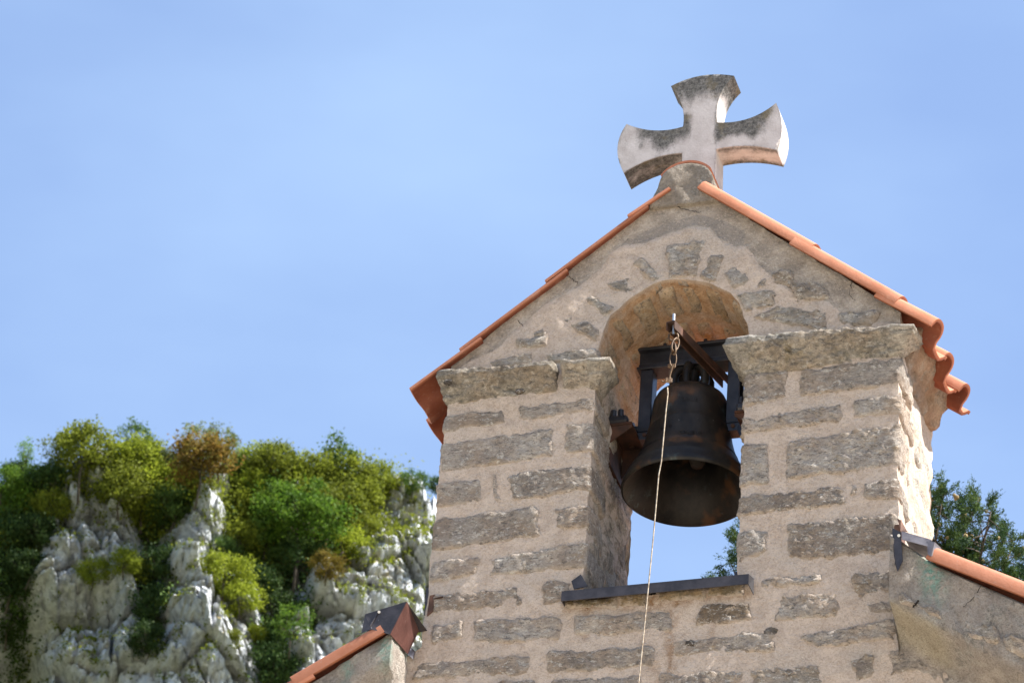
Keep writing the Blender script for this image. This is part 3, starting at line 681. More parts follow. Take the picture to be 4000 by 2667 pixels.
# soffit stones of the arch, running through the wall
def soffit_stone(a0, a1, y0, y1):
    stone.k += 1; nu, nv = 7, max(4, int((y1 - y0) / 0.03)); V = []; F = []
    for j in range(nv + 1):
        for i in range(nu + 1):
            u, v = i / nu, j / nv; ed = min(min(u, 1 - u) * (a1 - a0) * HO, min(v, 1 - v) * (y1 - y0))
            V.append([a0 + (a1 - a0) * u, y0 + (y1 - y0) * v, ed])
    V = np.array(V); P_ = np.c_[V[:, 0] * 0.4, V[:, 1], np.full(len(V), stone.k * 2.1)]
    a = V[:, 0] + 0.05 * fbm(P_ * 9, 3) ; y = V[:, 1] + 0.010 * fbm(P_ * 9 + 40, 3)
    r = HO - (0.010 - 0.03 * np.maximum(0, 1 - V[:, 2] / 0.016) ** 2) + 0.006 * fbm(P_ * 11 + 9, 3)
    W = np.c_[r * np.cos(a), y, ZC + r * np.sin(a)]; nu1 = nu + 1
    F = [(j * nu1 + i, j * nu1 + i + 1, (j + 1) * nu1 + i + 1, (j + 1) * nu1 + i) for j in range(nv) for i in range(nu)]
    am = (a0 + a1) / 2; W = np.vstack([W, [(HO + 0.05) * math.cos(am), (y0 + y1) / 2, ZC + (HO + 0.05) * math.sin(am)]])
    rim = list(range(nu1)) + [j * nu1 + nu for j in range(1, nv + 1)] + [nv * nu1 + i for i in range(nu - 1, -1, -1)] + [j * nu1 for j in range(nv - 1, 0, -1)]
    F += [(p, q, len(W) - 1) for p, q in zip(rim, rim[1:] + rim[:1])]
    sme = fix_normals(mesh('soffit_stone', W, F)); put_attr(sme, 'rim', np.exp(-V[:, 2] / 0.016)); part('soffit_stone', sme, M['soffit'], gable)
a = 0.12
while a < math.pi - 0.2:
    w = rng.uniform(0.20, 0.34); ys = [0.02, rng.uniform(0.26, 0.38), 0.585]
    for k in (0, 1):
        if rng.rand() < 0.85: soffit_stone(a, a + w, ys[k] + (0.014 if k == 0 else 0.010), ys[k + 1] - 0.010)
    a += w + rng.uniform(0.07, 0.16)

# stones on the visible side faces (left jamb and right outer side)
def side_stone(x, nx, y0, y1, z0, z1, mat, proud=0.003, amp=0.007):
    stone.k += 1; hh = z1 - z0; nv = max(4, int(hh / 0.018)); cols = []
    fade = lambda d: -0.018 * max(0.0, 1 - d / 0.025) ** 2
    ny = max(5, int((y1 - y0) / 0.02)); ysq = np.linspace(y0, y1, ny)
    cols.append(((x, y0, z1), (x, y0, z0), nx, 0, -0.05))
    for y in ysq: cols.append(((x, y, z1), (x, y, z0), nx, 0, fade(min(y - y0, y1 - y))))
    cols.append(((x, y1, z1), (x, y1, z0), nx, 0, -0.05))
    rows = [(0, -0.05)] + [(j / nv, proud + fade(min(j / nv, 1 - j / nv) * hh)) for j in range(nv + 1)] + [(1, -0.05)]
    wallsheet('side_stone', cols, rows, amp, 8.0, stone.k * 1.37, M[mat], gable)
for x, nx in ((-HO, 1), (HO, -1), (0.927, 1), (-0.93, -1)):
    z = 0.56
    while z < 1.38:
        hz = rng.uniform(0.11, 0.2); y = 0.30 + rng.uniform(-0.02, 0.05)
        while y < 0.56:
            y1 = min(0.595, y + rng.uniform(0.12, 0.26)); side_stone(x, nx, y, y1, z, z + hz, 'rubble' if rng.rand() < 0.6 else 'stone'); y = y1 + 0.03
        z += hz + rng.uniform(0.03, 0.06)

# capitals under the gable: long rough blocks with a bevelled lower edge
def capital(cols, prof, name='capital_stone', mat='capital', amp=0.010):
    stone.k += 1; rows = []
    for (v, o), (v2, o2) in zip(prof, prof[1:] + [prof[-1]]):
        k = 1 if v < 0.1 or v2 <= v else 3
        rows += [(v + (v2 - v) * j / k, o + (o2 - o) * j / k) for j in range(k)]
    return wallsheet(name, cols, rows, amp, 9.0, stone.k * 1.9, M[mat], gable, 0.7)
PROF = [(0.0, -0.06), (-0.13, -0.02), (-0.08, 0.012), (-0.02, 0.040), (0.05, 0.062), (0.13, 0.077), (0.28, 0.078), (0.40, 0.064), (0.52, 0.053), (0.64, 0.039), (0.76, 0.026), (0.88, 0.014), (1.0, 0.002), (1.0, -0.05)]
def cap_cols(x0, x1, zt0, zt1, zb0, zb1, left=None, right=None, ls=1.0):
    c = []; n = max(4, int(abs(x1 - x0) / 0.011))
    zt = lambda u: zt0 + (zt1 - zt0) * u; zb = lambda u: zb0 + (zb1 - zb0) * u
    if left:
        for y in np.linspace(left, 0.02, max(4, int(left / 0.03))): c.append(((x0, y, zt0), (x0, y, zb0), -ls, 0, -0.05 if y == left else 0))
        c.append(((x0, 0, zt0), (x0, 0, zb0), -0.92 * ls, -0.92, 0))
    else: c.append(((x0, 0, zt0), (x0, 0, zb0), 0, -1, -0.12)); c.append(((x0 + 0.004, 0, zt0), (x0 + 0.004, 0, zb0), 0, -1, -0.02))
    for i in range(1, n):
        u = i / n; x = x0 + (x1 - x0) * u; c.append(((x, 0, zt(u)), (x, 0, zb(u)), 0, -1, 0))
    if right:
        c.append(((x1, 0, zt1), (x1, 0, zb1), 0.92, -0.92, 0))
        for y in np.linspace(0.02, right, max(4, int(right / 0.03))): c.append(((x1, y, zt1), (x1, y, zb1), 1, 0, -0.05 if y == right else 0))
    else: c.append(((x1 - 0.004, 0, zt1), (x1 - 0.004, 0, zb1), 0, -1, -0.02)); c.append(((x1, 0, zt1), (x1, 0, zb1), 0, -1, -0.12))
    return c
capital(cap_cols(-0.928, -0.465, 1.612, 1.600, 1.478, 1.488, left=0.35, ls=0.42), PROF)
capital(cap_cols(-0.448, -HO, 1.602, 1.592, 1.485, 1.47, right=0.12), PROF)
capital(cap_cols(HO, 0.925, 1.622, 1.598, 1.455, 1.492, left=0.20, right=0.06), PROF)
bm = bmesh.new(); bmesh.ops.create_icosphere(bm, subdivisions=3, radius=1.0)
NV = np.array([v.co[:] for v in bm.verts]); NF = [[v.index for v in f.verts] for f in bm.faces]; bm.free()
for (px_, py_), rr in (((1029, 878), 0.015), ((1193, 899), 0.016), ((1770, 1450), 0.022), ((1585, 1478), 0.018)):
    c_ = at(px_, py_, -0.070 if py_ < 950 else -0.004)
    MB().add(NV * np.array([rr * 1.2, 0.009, rr * 0.8]) * (1 + 0.35 * fbm(NV * 2.0 + px_, 3))[:, None] + c_, NF).build('nodule', M['nodule'], gable, True)
# mortar corbels carrying the eaves on the two outer sides
for x, nx, ya in ((0.925, 1, 0.05), (-0.926, -1, 0.3)):
    cols = []
    for i, y in enumerate(np.linspace(ya, DEP - 0.004, 30)):
        cols.append(((x, y, 1.665), (x, y, 1.455 + 0.09 * y), nx, 0, -0.06 if i in (0, 29) else 0))
    prof = [(0, -0.06), (0, 0.03), (0.03, 0.080), (0.15, 0.078), (0.3, 0.068), (0.45, 0.052), (0.6, 0.036), (0.75, 0.02), (0.9, 0.007), (1.0, 0.0), (1.0, -0.05)]
    stone.k += 1; wallsheet('eave_corbel', cols, prof, 0.016, 8.0, stone.k, M['corbel'], gable, 0.4)

# ------------------------------------------------------------------ roof tiles
TH = 0.015
def tile_mesh(name, Lt, mirror, pitch=0.235, roll=0.112, hr=0.034, lift=0.020, pan=0.034, skirt=0.018):
    w = [0.0]; hgt = [-skirt]
    for a_ in np.linspace(math.pi, math.pi / 2, 6): w.append(roll / 2 + roll / 2 * math.cos(a_)); hgt.append(-0.008 + (hr + 0.008) * math.sin(a_) ** 0.55)
    for a_ in np.linspace(math.pi / 2, 0.1, 6)[1:]: w.append(roll / 2 + roll / 2 * math.cos(a_)); hgt.append(-pan + (hr + pan) * math.sin(a_) ** 0.7)
    w += [roll + 0.014, pitch - 0.045, pitch - 0.018, pitch - 0.006, pitch + 0.004, pitch + 0.022]; hgt += [-pan - 0.002, -pan - 0.002, -pan + 0.002, -pan + 0.014, -0.004, 0.002]
    w, hgt = np.array(w), np.array(hgt); dw, dh = np.gradient(w), np.gradient(hgt); ln = np.sqrt(dw ** 2 + dh ** 2); nw, nh = dh / ln, -dw / ln
    sec = np.vstack([np.c_[w, hgt], np.c_[w + nw * TH, hgt + nh * TH][::-1]]); k = len(sec); V = []; F = []
    if mirror: sec = sec * np.array([-1, 1])
    for i, x in enumerate((0, Lt * 0.5, Lt)):
        for p in sec: V.append((x, p[0], p[1] + lift * x / Lt + TH))
    for i in range(2):
        for j in range(k): F.append((i * k + j, i * k + (j + 1) % k, (i + 1) * k + (j + 1) % k, (i + 1) * k + j))
    h_ = k // 2
    for i in (0, 2):
        for j in range(h_ - 1): F.append((i * k + j, i * k + j + 1, i * k + k - 2 - j, i * k + k - 1 - j))
    me = fix_normals(mesh(name, V, F)); me.materials.append(M['tile']); put_attr(me, 'lit_tone', np.tile((np.arange(k) < k // 2).astype(float), 3))
    try: me.set_sharp_from_angle(angle=R(45))
    except Exception: pass
    return me
def place_tile(me, p, slope, side, parent, yoff=0.0, lift=0.0):
    c = 1 / math.sqrt(1 + slope * slope); s = slope * c
    X = Vector((side * c, 0, -s)); Nn = Vector((side * s, 0, c)); Y = Nn.cross(X)
    o = link('roof_tile', me, None); adopt(o, parent)
    p = Vector(p) + Nn * lift
    pw = parent_world(parent)
    wm = Matrix(((X[0], Y[0], Nn[0], p[0]), (X[1], Y[1], Nn[1], p[1]), (X[2], Y[2], Nn[2], p[2]), (0, 0, 0, 1)))
    o.matrix_parent_inverse = Matrix.Translation(-pw); o.matrix_basis = wm
    return o
CS = math.sqrt(1 + SL * SL)
def gable_tiles(side, ends):
    for ci in range(3):
        y = -0.036 + 0.235 * ci
        prev = 0.155 if side > 0 else 0.14
        for k, xe in enumerate(ends):
            start = prev - 0.07; Lt = (xe - start) * CS
            key = (side, round(Lt, 3), ci == 2)
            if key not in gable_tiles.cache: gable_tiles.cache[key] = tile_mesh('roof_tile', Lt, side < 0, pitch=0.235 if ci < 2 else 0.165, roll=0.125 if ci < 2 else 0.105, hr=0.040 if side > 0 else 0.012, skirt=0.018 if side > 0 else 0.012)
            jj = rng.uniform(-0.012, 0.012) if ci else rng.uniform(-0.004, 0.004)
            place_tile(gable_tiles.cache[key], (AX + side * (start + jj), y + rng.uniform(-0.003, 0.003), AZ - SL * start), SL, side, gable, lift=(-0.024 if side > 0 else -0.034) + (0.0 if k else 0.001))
            prev = xe
gable_tiles.cache = {}
gable_tiles(1, [0.545, 0.90, 1.048]); gable_tiles(-1, [0.225, 0.552, 0.898, 1.098])

# ridge: mortar plug with two half-round ridge tiles
def arc_pts(cx, cz, rx, rz, a0, a1, n): return [(cx + rx * math.cos(t), cz + rz * math.sin(t)) for t in np.linspace(a0, a1, n)]
plug = arc_pts(0.022, 2.43, 0.117, 0.106, 0.0, math.pi, 16) + [(-0.125, 2.33), (0.165, 2.33)]
pv = densify(plug, 0.012); V2, F2 = cdt_fill(pv, [], 0.014)
P3 = np.c_[V2, np.zeros(len(V2))]; yf = -0.016 - 0.010 * fbm(P3 * 12, 4)
ids = [int(np.argmin(((V2 - p) ** 2).sum(1))) for p in pv]; nV = len(V2); m = len(ids)
Vp = np.vstack([np.c_[V2[:, 0], yf, V2[:, 1]], np.c_[V2[ids][:, 0], np.full(m, 0.20), V2[ids][:, 1]]])
Fp = [tuple(f) for f in F2.tolist()] + [(ids[i], nV + i, nV + (i + 1) % m, ids[(i + 1) % m]) for i in range(m)] + [tuple(nV + i for i in range(m))]
part('ridge_mortar', fix_normals(mesh('ridge_mortar', Vp, Fp)), M['cap_mortar'], gable)
lump = MB(); bm = bmesh.new(); bmesh.ops.create_icosphere(bm, subdivisions=4, radius=1.0)
LV = np.array([v.co[:] for v in bm.verts]); LF = [[v.index for v in f.verts] for f in bm.faces]; bm.free()
LP = LV * np.array([0.13, 0.16, 0.085]) * (1 + 0.25 * fbm(LV * 2.2 + 4, 4))[:, None] + np.array([0.05, 0.22, 2.40])
lump.add(LP, LF).build('ridge_mortar', M['cap_mortar'], gable, True)
for y0, y1 in ((-0.012, 0.195), (0.345, 0.62)):
    o_ = arc_pts(0.022, 2.43, 0.127, 0.121, 0.62, math.pi - 0.55, 20); i_ = arc_pts(0.022, 2.43, 0.118, 0.110, 0.62, math.pi - 0.55, 20)
    rme = MB().prism(o_ + i_[::-1], y0, y1).me('ridge_tile'); put_attr(rme, 'lit_tone', np.full(len(rme.vertices), 0.6)); autosmooth(part('ridge_tile', rme, M['tile'], gable))

# ------------------------------------------------------------------ raking cornices, verge tiles and flashings
def cornice(side, x0, x1, rz, bump_to):
    if side > 0: prof = [(-0.05, 0.0), (0.10, 0.0), (0.185, 0.0), (0.198, 0.012), (0.20, 0.06), (0.20, 0.12), (0.20, 0.18), (0.20, 0.222), (0.192, 0.243), (0.16, 0.256), (0.11, 0.268), (0.06, 0.284), (0.03, 0.305), (0.012, 0.34), (0.003, 0.38), (-0.03, 0.42)]
    else: prof = [(-0.05, 0.0), (0.10, 0.0), (0.185, 0.0), (0.198, 0.012), (0.20, 0.05), (0.20, 0.09), (0.20, 0.125), (0.190, 0.15), (0.165, 0.19), (0.13, 0.25), (0.10, 0.31), (0.07, 0.37), (0.04, 0.43), (0.01, 0.49), (-0.03, 0.54)]
    fine = []
    for (o0, n0_), (o1, n1) in zip(prof, prof[1:]):
        k = max(1, int(math.hypot(o1 - o0, n1 - n0_) / 0.022)); fine += [(o0 + (o1 - o0) * j / k, n0_ + (n1 - n0_) * j / k) for j in range(k)]
    fine.append(prof[-1]); fine = np.array(fine); m = len(fine); V = []; sm = []; vd = []
    nx = int(abs(x1 - x0) / 0.022); xs = np.linspace(x0, x1, nx)
    for x in xs:
        up = 0.05 * max(0.0, 1 - abs(x - x0) / bump_to) if bump_to else 0.0
        q = np.c_[np.full(m, x), -fine[:, 0], rz(x) + up * np.clip(1 - fine[:, 1] / 0.2, 0, 1) - fine[:, 1] * (1 + (0.22 * min(1.0, abs(x - x0) / 0.45) if side > 0 else 0))]
        d = 0.018 * fbm(q * 6, 4, 0.6) + 0.009 * fbm(q * 22, 4, 0.65)
        out = np.clip((fine[:, 0] + 0.02) / 0.06, 0, 1)
        q[:, 1] -= d * out; q[:, 2] -= d * 0.5 * out; V.append(q)
        t = np.clip((fine[:, 1] - 0.236) / 0.01, 0, 1) * np.clip((0.33 - fine[:, 1]) / 0.03, 0, 1) * np.clip((0.24 - abs(x - x0)) / 0.06, 0, 1)
        sm.append(t if side > 0 else t * 0); vd.append(0.9 * np.exp(-((x - x0 - side * 0.16) / 0.045) ** 2 - ((fine[:, 1] - 0.03) / 0.13) ** 2) if side > 0 else 0.7 * np.exp(-((x + 1.02) / 0.03) ** 2 - ((fine[:, 1] - 0.05) / 0.10) ** 2) + 0.6 * np.exp(-((x + 1.17) / 0.025) ** 2 - ((fine[:, 1] - 0.05) / 0.08) ** 2))
    V = np.concatenate(V); F = []
    for i in range(nx - 1):
        for j in range(m - 1): F.append((i * m + j, i * m + j + 1, (i + 1) * m + j + 1, (i + 1) * m + j))
    # rough end face towards the gable: rings shrinking to the middle
    rings = [list(range(m))]; c0 = V[:m].mean(0); VV_ = [V]; nn = len(V)
    for s_ in (0.75, 0.5, 0.25):
        q = c0 + (V[:m] - c0) * s_; q[:, 0] += -side * (0.010 * fbm(q * 14, 3) + 0.004)
        VV_.append(q); rings.append(list(range(nn, nn + m))); nn += m
    for a_, b_ in zip(rings, rings[1:]):
        F += [(a_[j], a_[(j + 1) % m], b_[(j + 1) % m], b_[j]) for j in range(m)]
    F.append(tuple(rings[-1])); F.append(tuple(range((nx - 1) * m, nx * m))); F += [(i * m, (i + 1) * m, (i + 1) * m + m - 1, i * m + m - 1) for i in range(nx - 1)]
    me = fix_normals(mesh('raking_cornice', np.concatenate(VV_), F)); put_attr(me, 'smooth_patch', np.concatenate(sm)); put_attr(me, 'verdigris', np.concatenate(vd))
    return autosmooth(part('raking_cornice', me, M['render'], church), 55)
corn_r = cornice(1, 0.952, 3.2, right_rake, 0.17)
corn_l = cornice(-1, -1.005, -3.2, left_rake, 0.0)
for q in ([(2064, 1357), (2157, 1398), (2158, 1420), (2062, 1377)], [(2212, 1418), (2288, 1440), (2296, 1474), (2226, 1460)], [(2300, 1450), (2356, 1473), (2358, 1512), (2309, 1487)]):
    stone(q, '', 0.012, 'rubble', amp=0.010, grow=0.004, parent=corn_r, y0=-0.198)
def crack(pts, y, parent, rr=0.0016):
    p3 = np.array([at(x, yy, y) for x, yy in pts]); out = [p3[0]]
    for a_, b_ in zip(p3, p3[1:]):
        for t in np.linspace(0, 1, 7)[1:]:
            out.append(a_ + (b_ - a_) * t + rng.normal(size=3) * np.array([0.0025, 0, 0.0025]))
    MB().tube(out, [rr * rng.uniform(0.5, 1.3) for _ in out], 4).build('crack', M['crack'], parent)
crack([(2256, 1340), (2238, 1368), (2212, 1394)], -0.208, corn_r); crack([(2109, 1378), (2097, 1394)], -0.206, corn_r, 0.004)
crack([(1550, 471), (1568, 480), (1591, 485), (1611, 487)], -0.004, gable); crack([(1535, 462), (1550, 471)], -0.004, gable, 0.001)
crack([(1299, 632), (1314, 640), (1326, 651)], -0.004, gable); crack([(1431, 575), (1450, 590)], -0.004, gable, 0.0012)
crack([(1958, 640), (1950, 672), (1962, 690)], -0.004, gable, 0.0012); crack([(1189, 735), (1204, 752)], -0.004, gable, 0.0012)
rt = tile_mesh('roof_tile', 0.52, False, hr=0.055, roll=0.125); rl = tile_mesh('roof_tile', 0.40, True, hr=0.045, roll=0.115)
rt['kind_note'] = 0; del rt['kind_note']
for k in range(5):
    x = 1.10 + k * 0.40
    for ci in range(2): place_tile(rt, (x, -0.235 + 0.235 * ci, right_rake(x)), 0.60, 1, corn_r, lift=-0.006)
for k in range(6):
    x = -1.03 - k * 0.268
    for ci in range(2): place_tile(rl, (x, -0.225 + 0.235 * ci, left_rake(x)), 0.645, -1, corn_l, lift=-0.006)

def PZ(px, py, y): return at(px, py, y)
def r2(zx, zy): return (617.4 + zx * 0.26253, 1293.6 + zy * 0.26253)
# left flashing: folded copper cap
A_, B_, C_, D_ = [PZ(*r2(*q), y) for q, y in (((845, 445), -0.212), ((1205, 335), -0.215), ((1060, 620), -0.222), ((890, 575), -0.222))]
E_, F_ = PZ(*r2(1335, 535), -0.012), PZ(*r2(1212, 792), -0.03)
G_ = PZ(*r2(750, 627), -0.20); H_ = PZ(*r2(905, 575), -0.224)
A2, B2 = A_ + np.array([0, 0.20, 0.0]), B_ + np.array([0.02, 0.21, -0.01])
fl = MB().sheet([(A_, D_, C_, B_)], 0.002); fl.sheet([(A_, B_, B2, A2)], 0.002); fl.sheet([(A_, G_ + np.array([0.03, 0, 0.012]), G_, H_)], 0.002)
fl_o = fl.build('flashing', M['flash'], corn_l)
MB().sheet([(B_ + np.array([0.0005, -0.001, 0]), C_ + np.array([0.0005, -0.001, 0]), F_, E_)], 0.002).build('flashing_cheek', M['copper'], corn_l)
seam0, seam1 = PZ(*r2(962, 415), -0.2165), PZ(*r2(888, 545), -0.2235)
MB().tube([seam0, seam1], 0.003, 6).build('seam', M['flash'], fl_o)
MB().tube([PZ(*r2(964, 422), -0.216), PZ(*r2(964, 422), -0.224)], 0.006, 8).build('rivet', M['zinc'], fl_o)
tailp = [PZ(*r2(1212, 790), -0.028), PZ(*r2(1250, 735), -0.016), PZ(*r2(1282, 770), -0.016), PZ(*r2(1265, 838), -0.016)]
MB().sheet([tailp], 0.002).build('flashing_tail', M['grey_sheet'], corn_l)
# upright flashing strip on the left edge of the gable
def rz_(zx, zy): return ((1500 + zx / 6.273) / DS, (2250 + zy / 6.273) / DS)
q1 = [PZ(*rz_(*q), 0.035) for q in ((1040, 300), (1118, 262), (1040, 960), (985, 960))]
MB().sheet([(q1[0], q1[3], q1[2], q1[1])], 0.003).build('flashing_strip', M['flash'], gable)
MB().sheet([tuple(PZ(*rz_(*q), 0.02) for q in ((1100, 200), (1230, 130), (1220, 235), (1120, 265)))], 0.008).build('wood_chip', M['wood'], gable)
MB().sheet([tuple(PZ(*rz_(*q), -0.012) for q in ((1120, 470), (1245, 440), (1190, 850), (1050, 960)))], 0.006).build('dark_gap', M['wood'], gable)
MB().tube([PZ(*rz_(1220, 560), -0.012), PZ(*rz_(1445, 505), -0.014)], 0.0035, 6).build('wood_splinter', M['orange_rust'], gable)
# right flashing
def z4p(zx, zy): return ((2850 + zx / 1.7096) / DS, (1750 + zy / 1.7096) / DS)
q = [PZ(*z4p(*p), y) for p, y in (((1085, 530), -0.205), ((1142, 560), -0.225), ((1155, 750), -0.225), ((1122, 822), -0.215), ((1100, 760), -0.205))]
MB().sheet([q], 0.002).build('flashing_strip', M['flash'], corn_r)
q = [PZ(*z4p(*p), y) for p, y in (((1085, 528), -0.205), ((1148, 556), -0.226), ((1345, 612), -0.228), ((1320, 656), -0.236), ((1150, 610), -0.236))]
bk = [q[1] + np.array([0.0, 0.22, 0.02]), q[2] + np.array([0.0, 0.22, 0.02])]
fo = MB().sheet([(q[1], q[4], q[3], q[2])], 0.002).sheet([(q[1], q[2], bk[1], bk[0])], 0.002).build('flashing', M['grey_sheet'], corn_r)
q = [PZ(*z4p(*p), y) for p, y in (((1318, 622), -0.232), ((1368, 626), -0.236), ((1345, 722), -0.240), ((1325, 712), -0.238))]
q2 = [PZ(*z4p(*p), y) for p, y in (((1368, 626), -0.236), ((1412, 668), -0.20), ((1378, 702), -0.21), ((1345, 722), -0.240))]
MB().sheet([(q[0], q[3], q[2], q[1])], 0.002).sheet([(q2[0], q2[3], q2[2], q2[1])], 0.002).build('flashing_fold', M['grey_sheet'], corn_r)
MB().tube([PZ(*z4p(1130, 582), -0.226), PZ(*z4p(1130, 582), -0.234)], 0.006, 8).build('rivet', M['zinc'], fo)
q = [PZ(*z4p(*p), y) for p, y in (((1120, 470), -0.03), ((1145, 480), -0.04), ((1180, 545), -0.03), ((1140, 550), -0.06))]
MB().sheet([q], 0.01).build('wood_batten', M['wood'], gable)
MB().box((0.925, -0.03, 0.60), (0.955, 0.04, 0.70), 0.004).build('wood_batten', M['wood'], gable)
# sill flashing
s0, s1 = at(1290, 1357, -0.055), at(1720, 1315, -0.055)
zt = (s0[2] + s1[2]) / 2; zfr = 0.046
sl_ = MB().box((s0[0], -0.055, zt - zfr), (s1[0], -0.051, zt - 0.002)).box((s0[0] + 0.001, -0.0505, zt - 0.004), (s1[0] - 0.001, DEP + 0.04, zt))
sl_.box((s0[0] + 0.001, -0.0505, zt - zfr), (s0[0] + 0.004, -0.012, zt - 0.0045)).sheet([((s1[0] - 0.001, -0.055, zt - 0.002), (s1[0] + 0.012, -0.02, zt - 0.004), (s1[0] + 0.014, -0.02, zt - zfr - 0.03), (s1[0], -0.05, zt - zfr))], 0.003)
so = sl_.build('sill_flashing', M['flash'], gable)
MB().sheet([tuple(PZ(*p, -0.014) for p in ((1312, 1334), (1334, 1318), (1350, 1345), (1318, 1352)))], 0.004).build('flashing_upstand', M['flash'], gable)
MB().box((-HO - 0.012, 0.50, zt + 0.002), (-HO + 0.012, 0.63, zt + 0.20)).build('flashing_upstand', M['grey_sheet'], gable)
MB().box((HO - 0.014, 0.004, zt + 0.002), (HO + 0.002, 0.25, zt + 0.05)).build('flashing_upstand', M['flash'], gable)

# ------------------------------------------------------------------ stone cross
yc, tc_ = 0.2, 0.122
CO = []
def seg(p0, p1, bul, n=10):
    p0, p1 = np.array(p0, float), np.array(p1, float); d = p1 - p0; nn_ = np.array([d[1], -d[0]])
    for t in np.linspace(0, 1, n, endpoint=False): CO.append(p0 + d * t + nn_ * bul * 4 * t * (1 - t))
seg((838, 228), (1483, 122), 0.085); seg((1483, 122), (1308, 597), -0.13, 14); seg((1308, 597), (1912, 398), -0.10, 14)
seg((1912, 398), (1918, 880), 0.115); seg((1918, 880), (1300, 870), -0.06, 14); seg((1300, 870), (1290, 1330), 0.0, 6); seg((1290, 1330), (945, 1330), 0, 5); seg((945, 1330), (952, 910), 0, 6)
seg((952, 910), (358, 1112), -0.07, 14); seg((358, 1112), (385, 615), 0.16, 10); seg((385, 615), (962, 640), -0.09, 14); seg((962, 640), (838, 228), -0.12, 14)
def zc_(p): f = ((2300 + p[0] / 2.6133), (250 + p[1] / 2.6133)); q_ = at(f[0] / DS, f[1] / DS, yc); return (q_[0], q_[2])
CP = np.array([zc_(p) for p in CO])
CPd = densify(CP, 0.009)
V2, F2 = cdt_fill(CPd, [], 0.0095)
ids = [int(np.argmin(((V2 - p) ** 2).sum(1))) for p in CPd]; m = len(ids); nV = len(V2)
ctr = np.array([0.0138, 2.82]); edge = seg_dist(V2, list(CPd) + [CPd[0]])
def lich(x, z, edge, fr):
    ax_ = x - ctr[0]; az_ = z - ctr[1]; l = np.zeros_like(x)
    l = np.maximum(l, np.clip((az_ - 0.135) / 0.13, 0, 1) * (np.abs(ax_) < 0.19))
    arm = np.abs(ax_) > 0.055
    rgt = np.clip((az_ + 0.055 + 0.02 * np.sin(ax_ * 31)) / 0.06, 0, 1) * np.clip((0.305 + 0.35 * az_ - ax_) / 0.07, 0, 1) * np.clip((ax_ - 0.045) / 0.03, 0, 1)
    lft = np.clip((az_ + 0.075 + 0.03 * np.sin(ax_ * 38 + 1)) / 0.10, 0, 1) * np.clip((ax_ + 0.32) / 0.09, 0.3, 1) * np.clip((-ax_ - 0.02) / 0.05, 0, 1)
    l = np.maximum(l, np.maximum(rgt, 0.95 * lft) * np.clip((0.15 - az_) / 0.03, 0, 1))
    l = np.maximum(l, 0.7 * np.exp(-(((ax_ + 0.255) / 0.022) ** 2 + ((az_ - 0.0) / 0.03) ** 2)))
    l = np.maximum(l, 0.5 * np.exp(-edge / 0.008)) if fr else l
    return l
lf = lich(V2[:, 0], V2[:, 1], edge, True)
V = [np.c_[V2[:, 0], np.full(nV, yc), V2[:, 1]]]; lv = [lf]; F = [tuple(f) for f in F2.tolist()]; prev = ids; base = nV
B2d = V2[ids]
nrm = np.roll(B2d, -1, 0) - np.roll(B2d, 1, 0); nrm = np.stack([nrm[:, 1], -nrm[:, 0]], 1); nrm /= np.linalg.norm(nrm, axis=1)[:, None] + 1e-9
area = 0.5 * np.sum(CPd[:, 0] * np.roll(CPd[:, 1], -1) - np.roll(CPd[:, 0], -1) * CPd[:, 1])
if area < 0: nrm = -nrm
for k, y in enumerate(np.linspace(yc, yc + tc_, 9)):
    ins_ = 0.004 if k in (0, 8) else 0.0
    if k == 0: continue
    V.append(np.c_[B2d[:, 0] - nrm[:, 0] * 0, np.full(m, y), B2d[:, 1]])
    edge_y = min(y - yc, yc + tc_ - y)
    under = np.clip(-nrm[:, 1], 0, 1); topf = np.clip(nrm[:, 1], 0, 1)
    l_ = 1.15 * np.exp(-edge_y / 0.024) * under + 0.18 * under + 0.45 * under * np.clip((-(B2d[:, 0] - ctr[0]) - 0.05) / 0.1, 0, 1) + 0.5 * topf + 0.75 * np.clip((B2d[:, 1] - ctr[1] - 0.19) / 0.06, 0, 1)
    lv.append(l_); cur = list(range(base, base + m)); base += m
    F += [(prev[i], cur[i], cur[(i + 1) % m], prev[(i + 1) % m]) for i in range(m)]; prev = cur
kb = base; V.append(np.c_[V2[:, 0], np.full(nV, yc + tc_), V2[:, 1]]); lv.append(lf); mp_ = {i: prev[j] for j, i in enumerate(ids)}
F += [tuple(mp_.get(i, kb + i) for i in f[::-1]) for f in F2.tolist()]
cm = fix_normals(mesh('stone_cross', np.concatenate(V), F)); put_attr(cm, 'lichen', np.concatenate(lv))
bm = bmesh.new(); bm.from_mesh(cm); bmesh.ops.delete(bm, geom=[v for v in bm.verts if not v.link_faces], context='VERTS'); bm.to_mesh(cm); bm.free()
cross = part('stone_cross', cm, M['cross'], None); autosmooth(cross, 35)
tag(cross, 'white stone cross with flared arms and black lichen on the gable peak', 'cross')

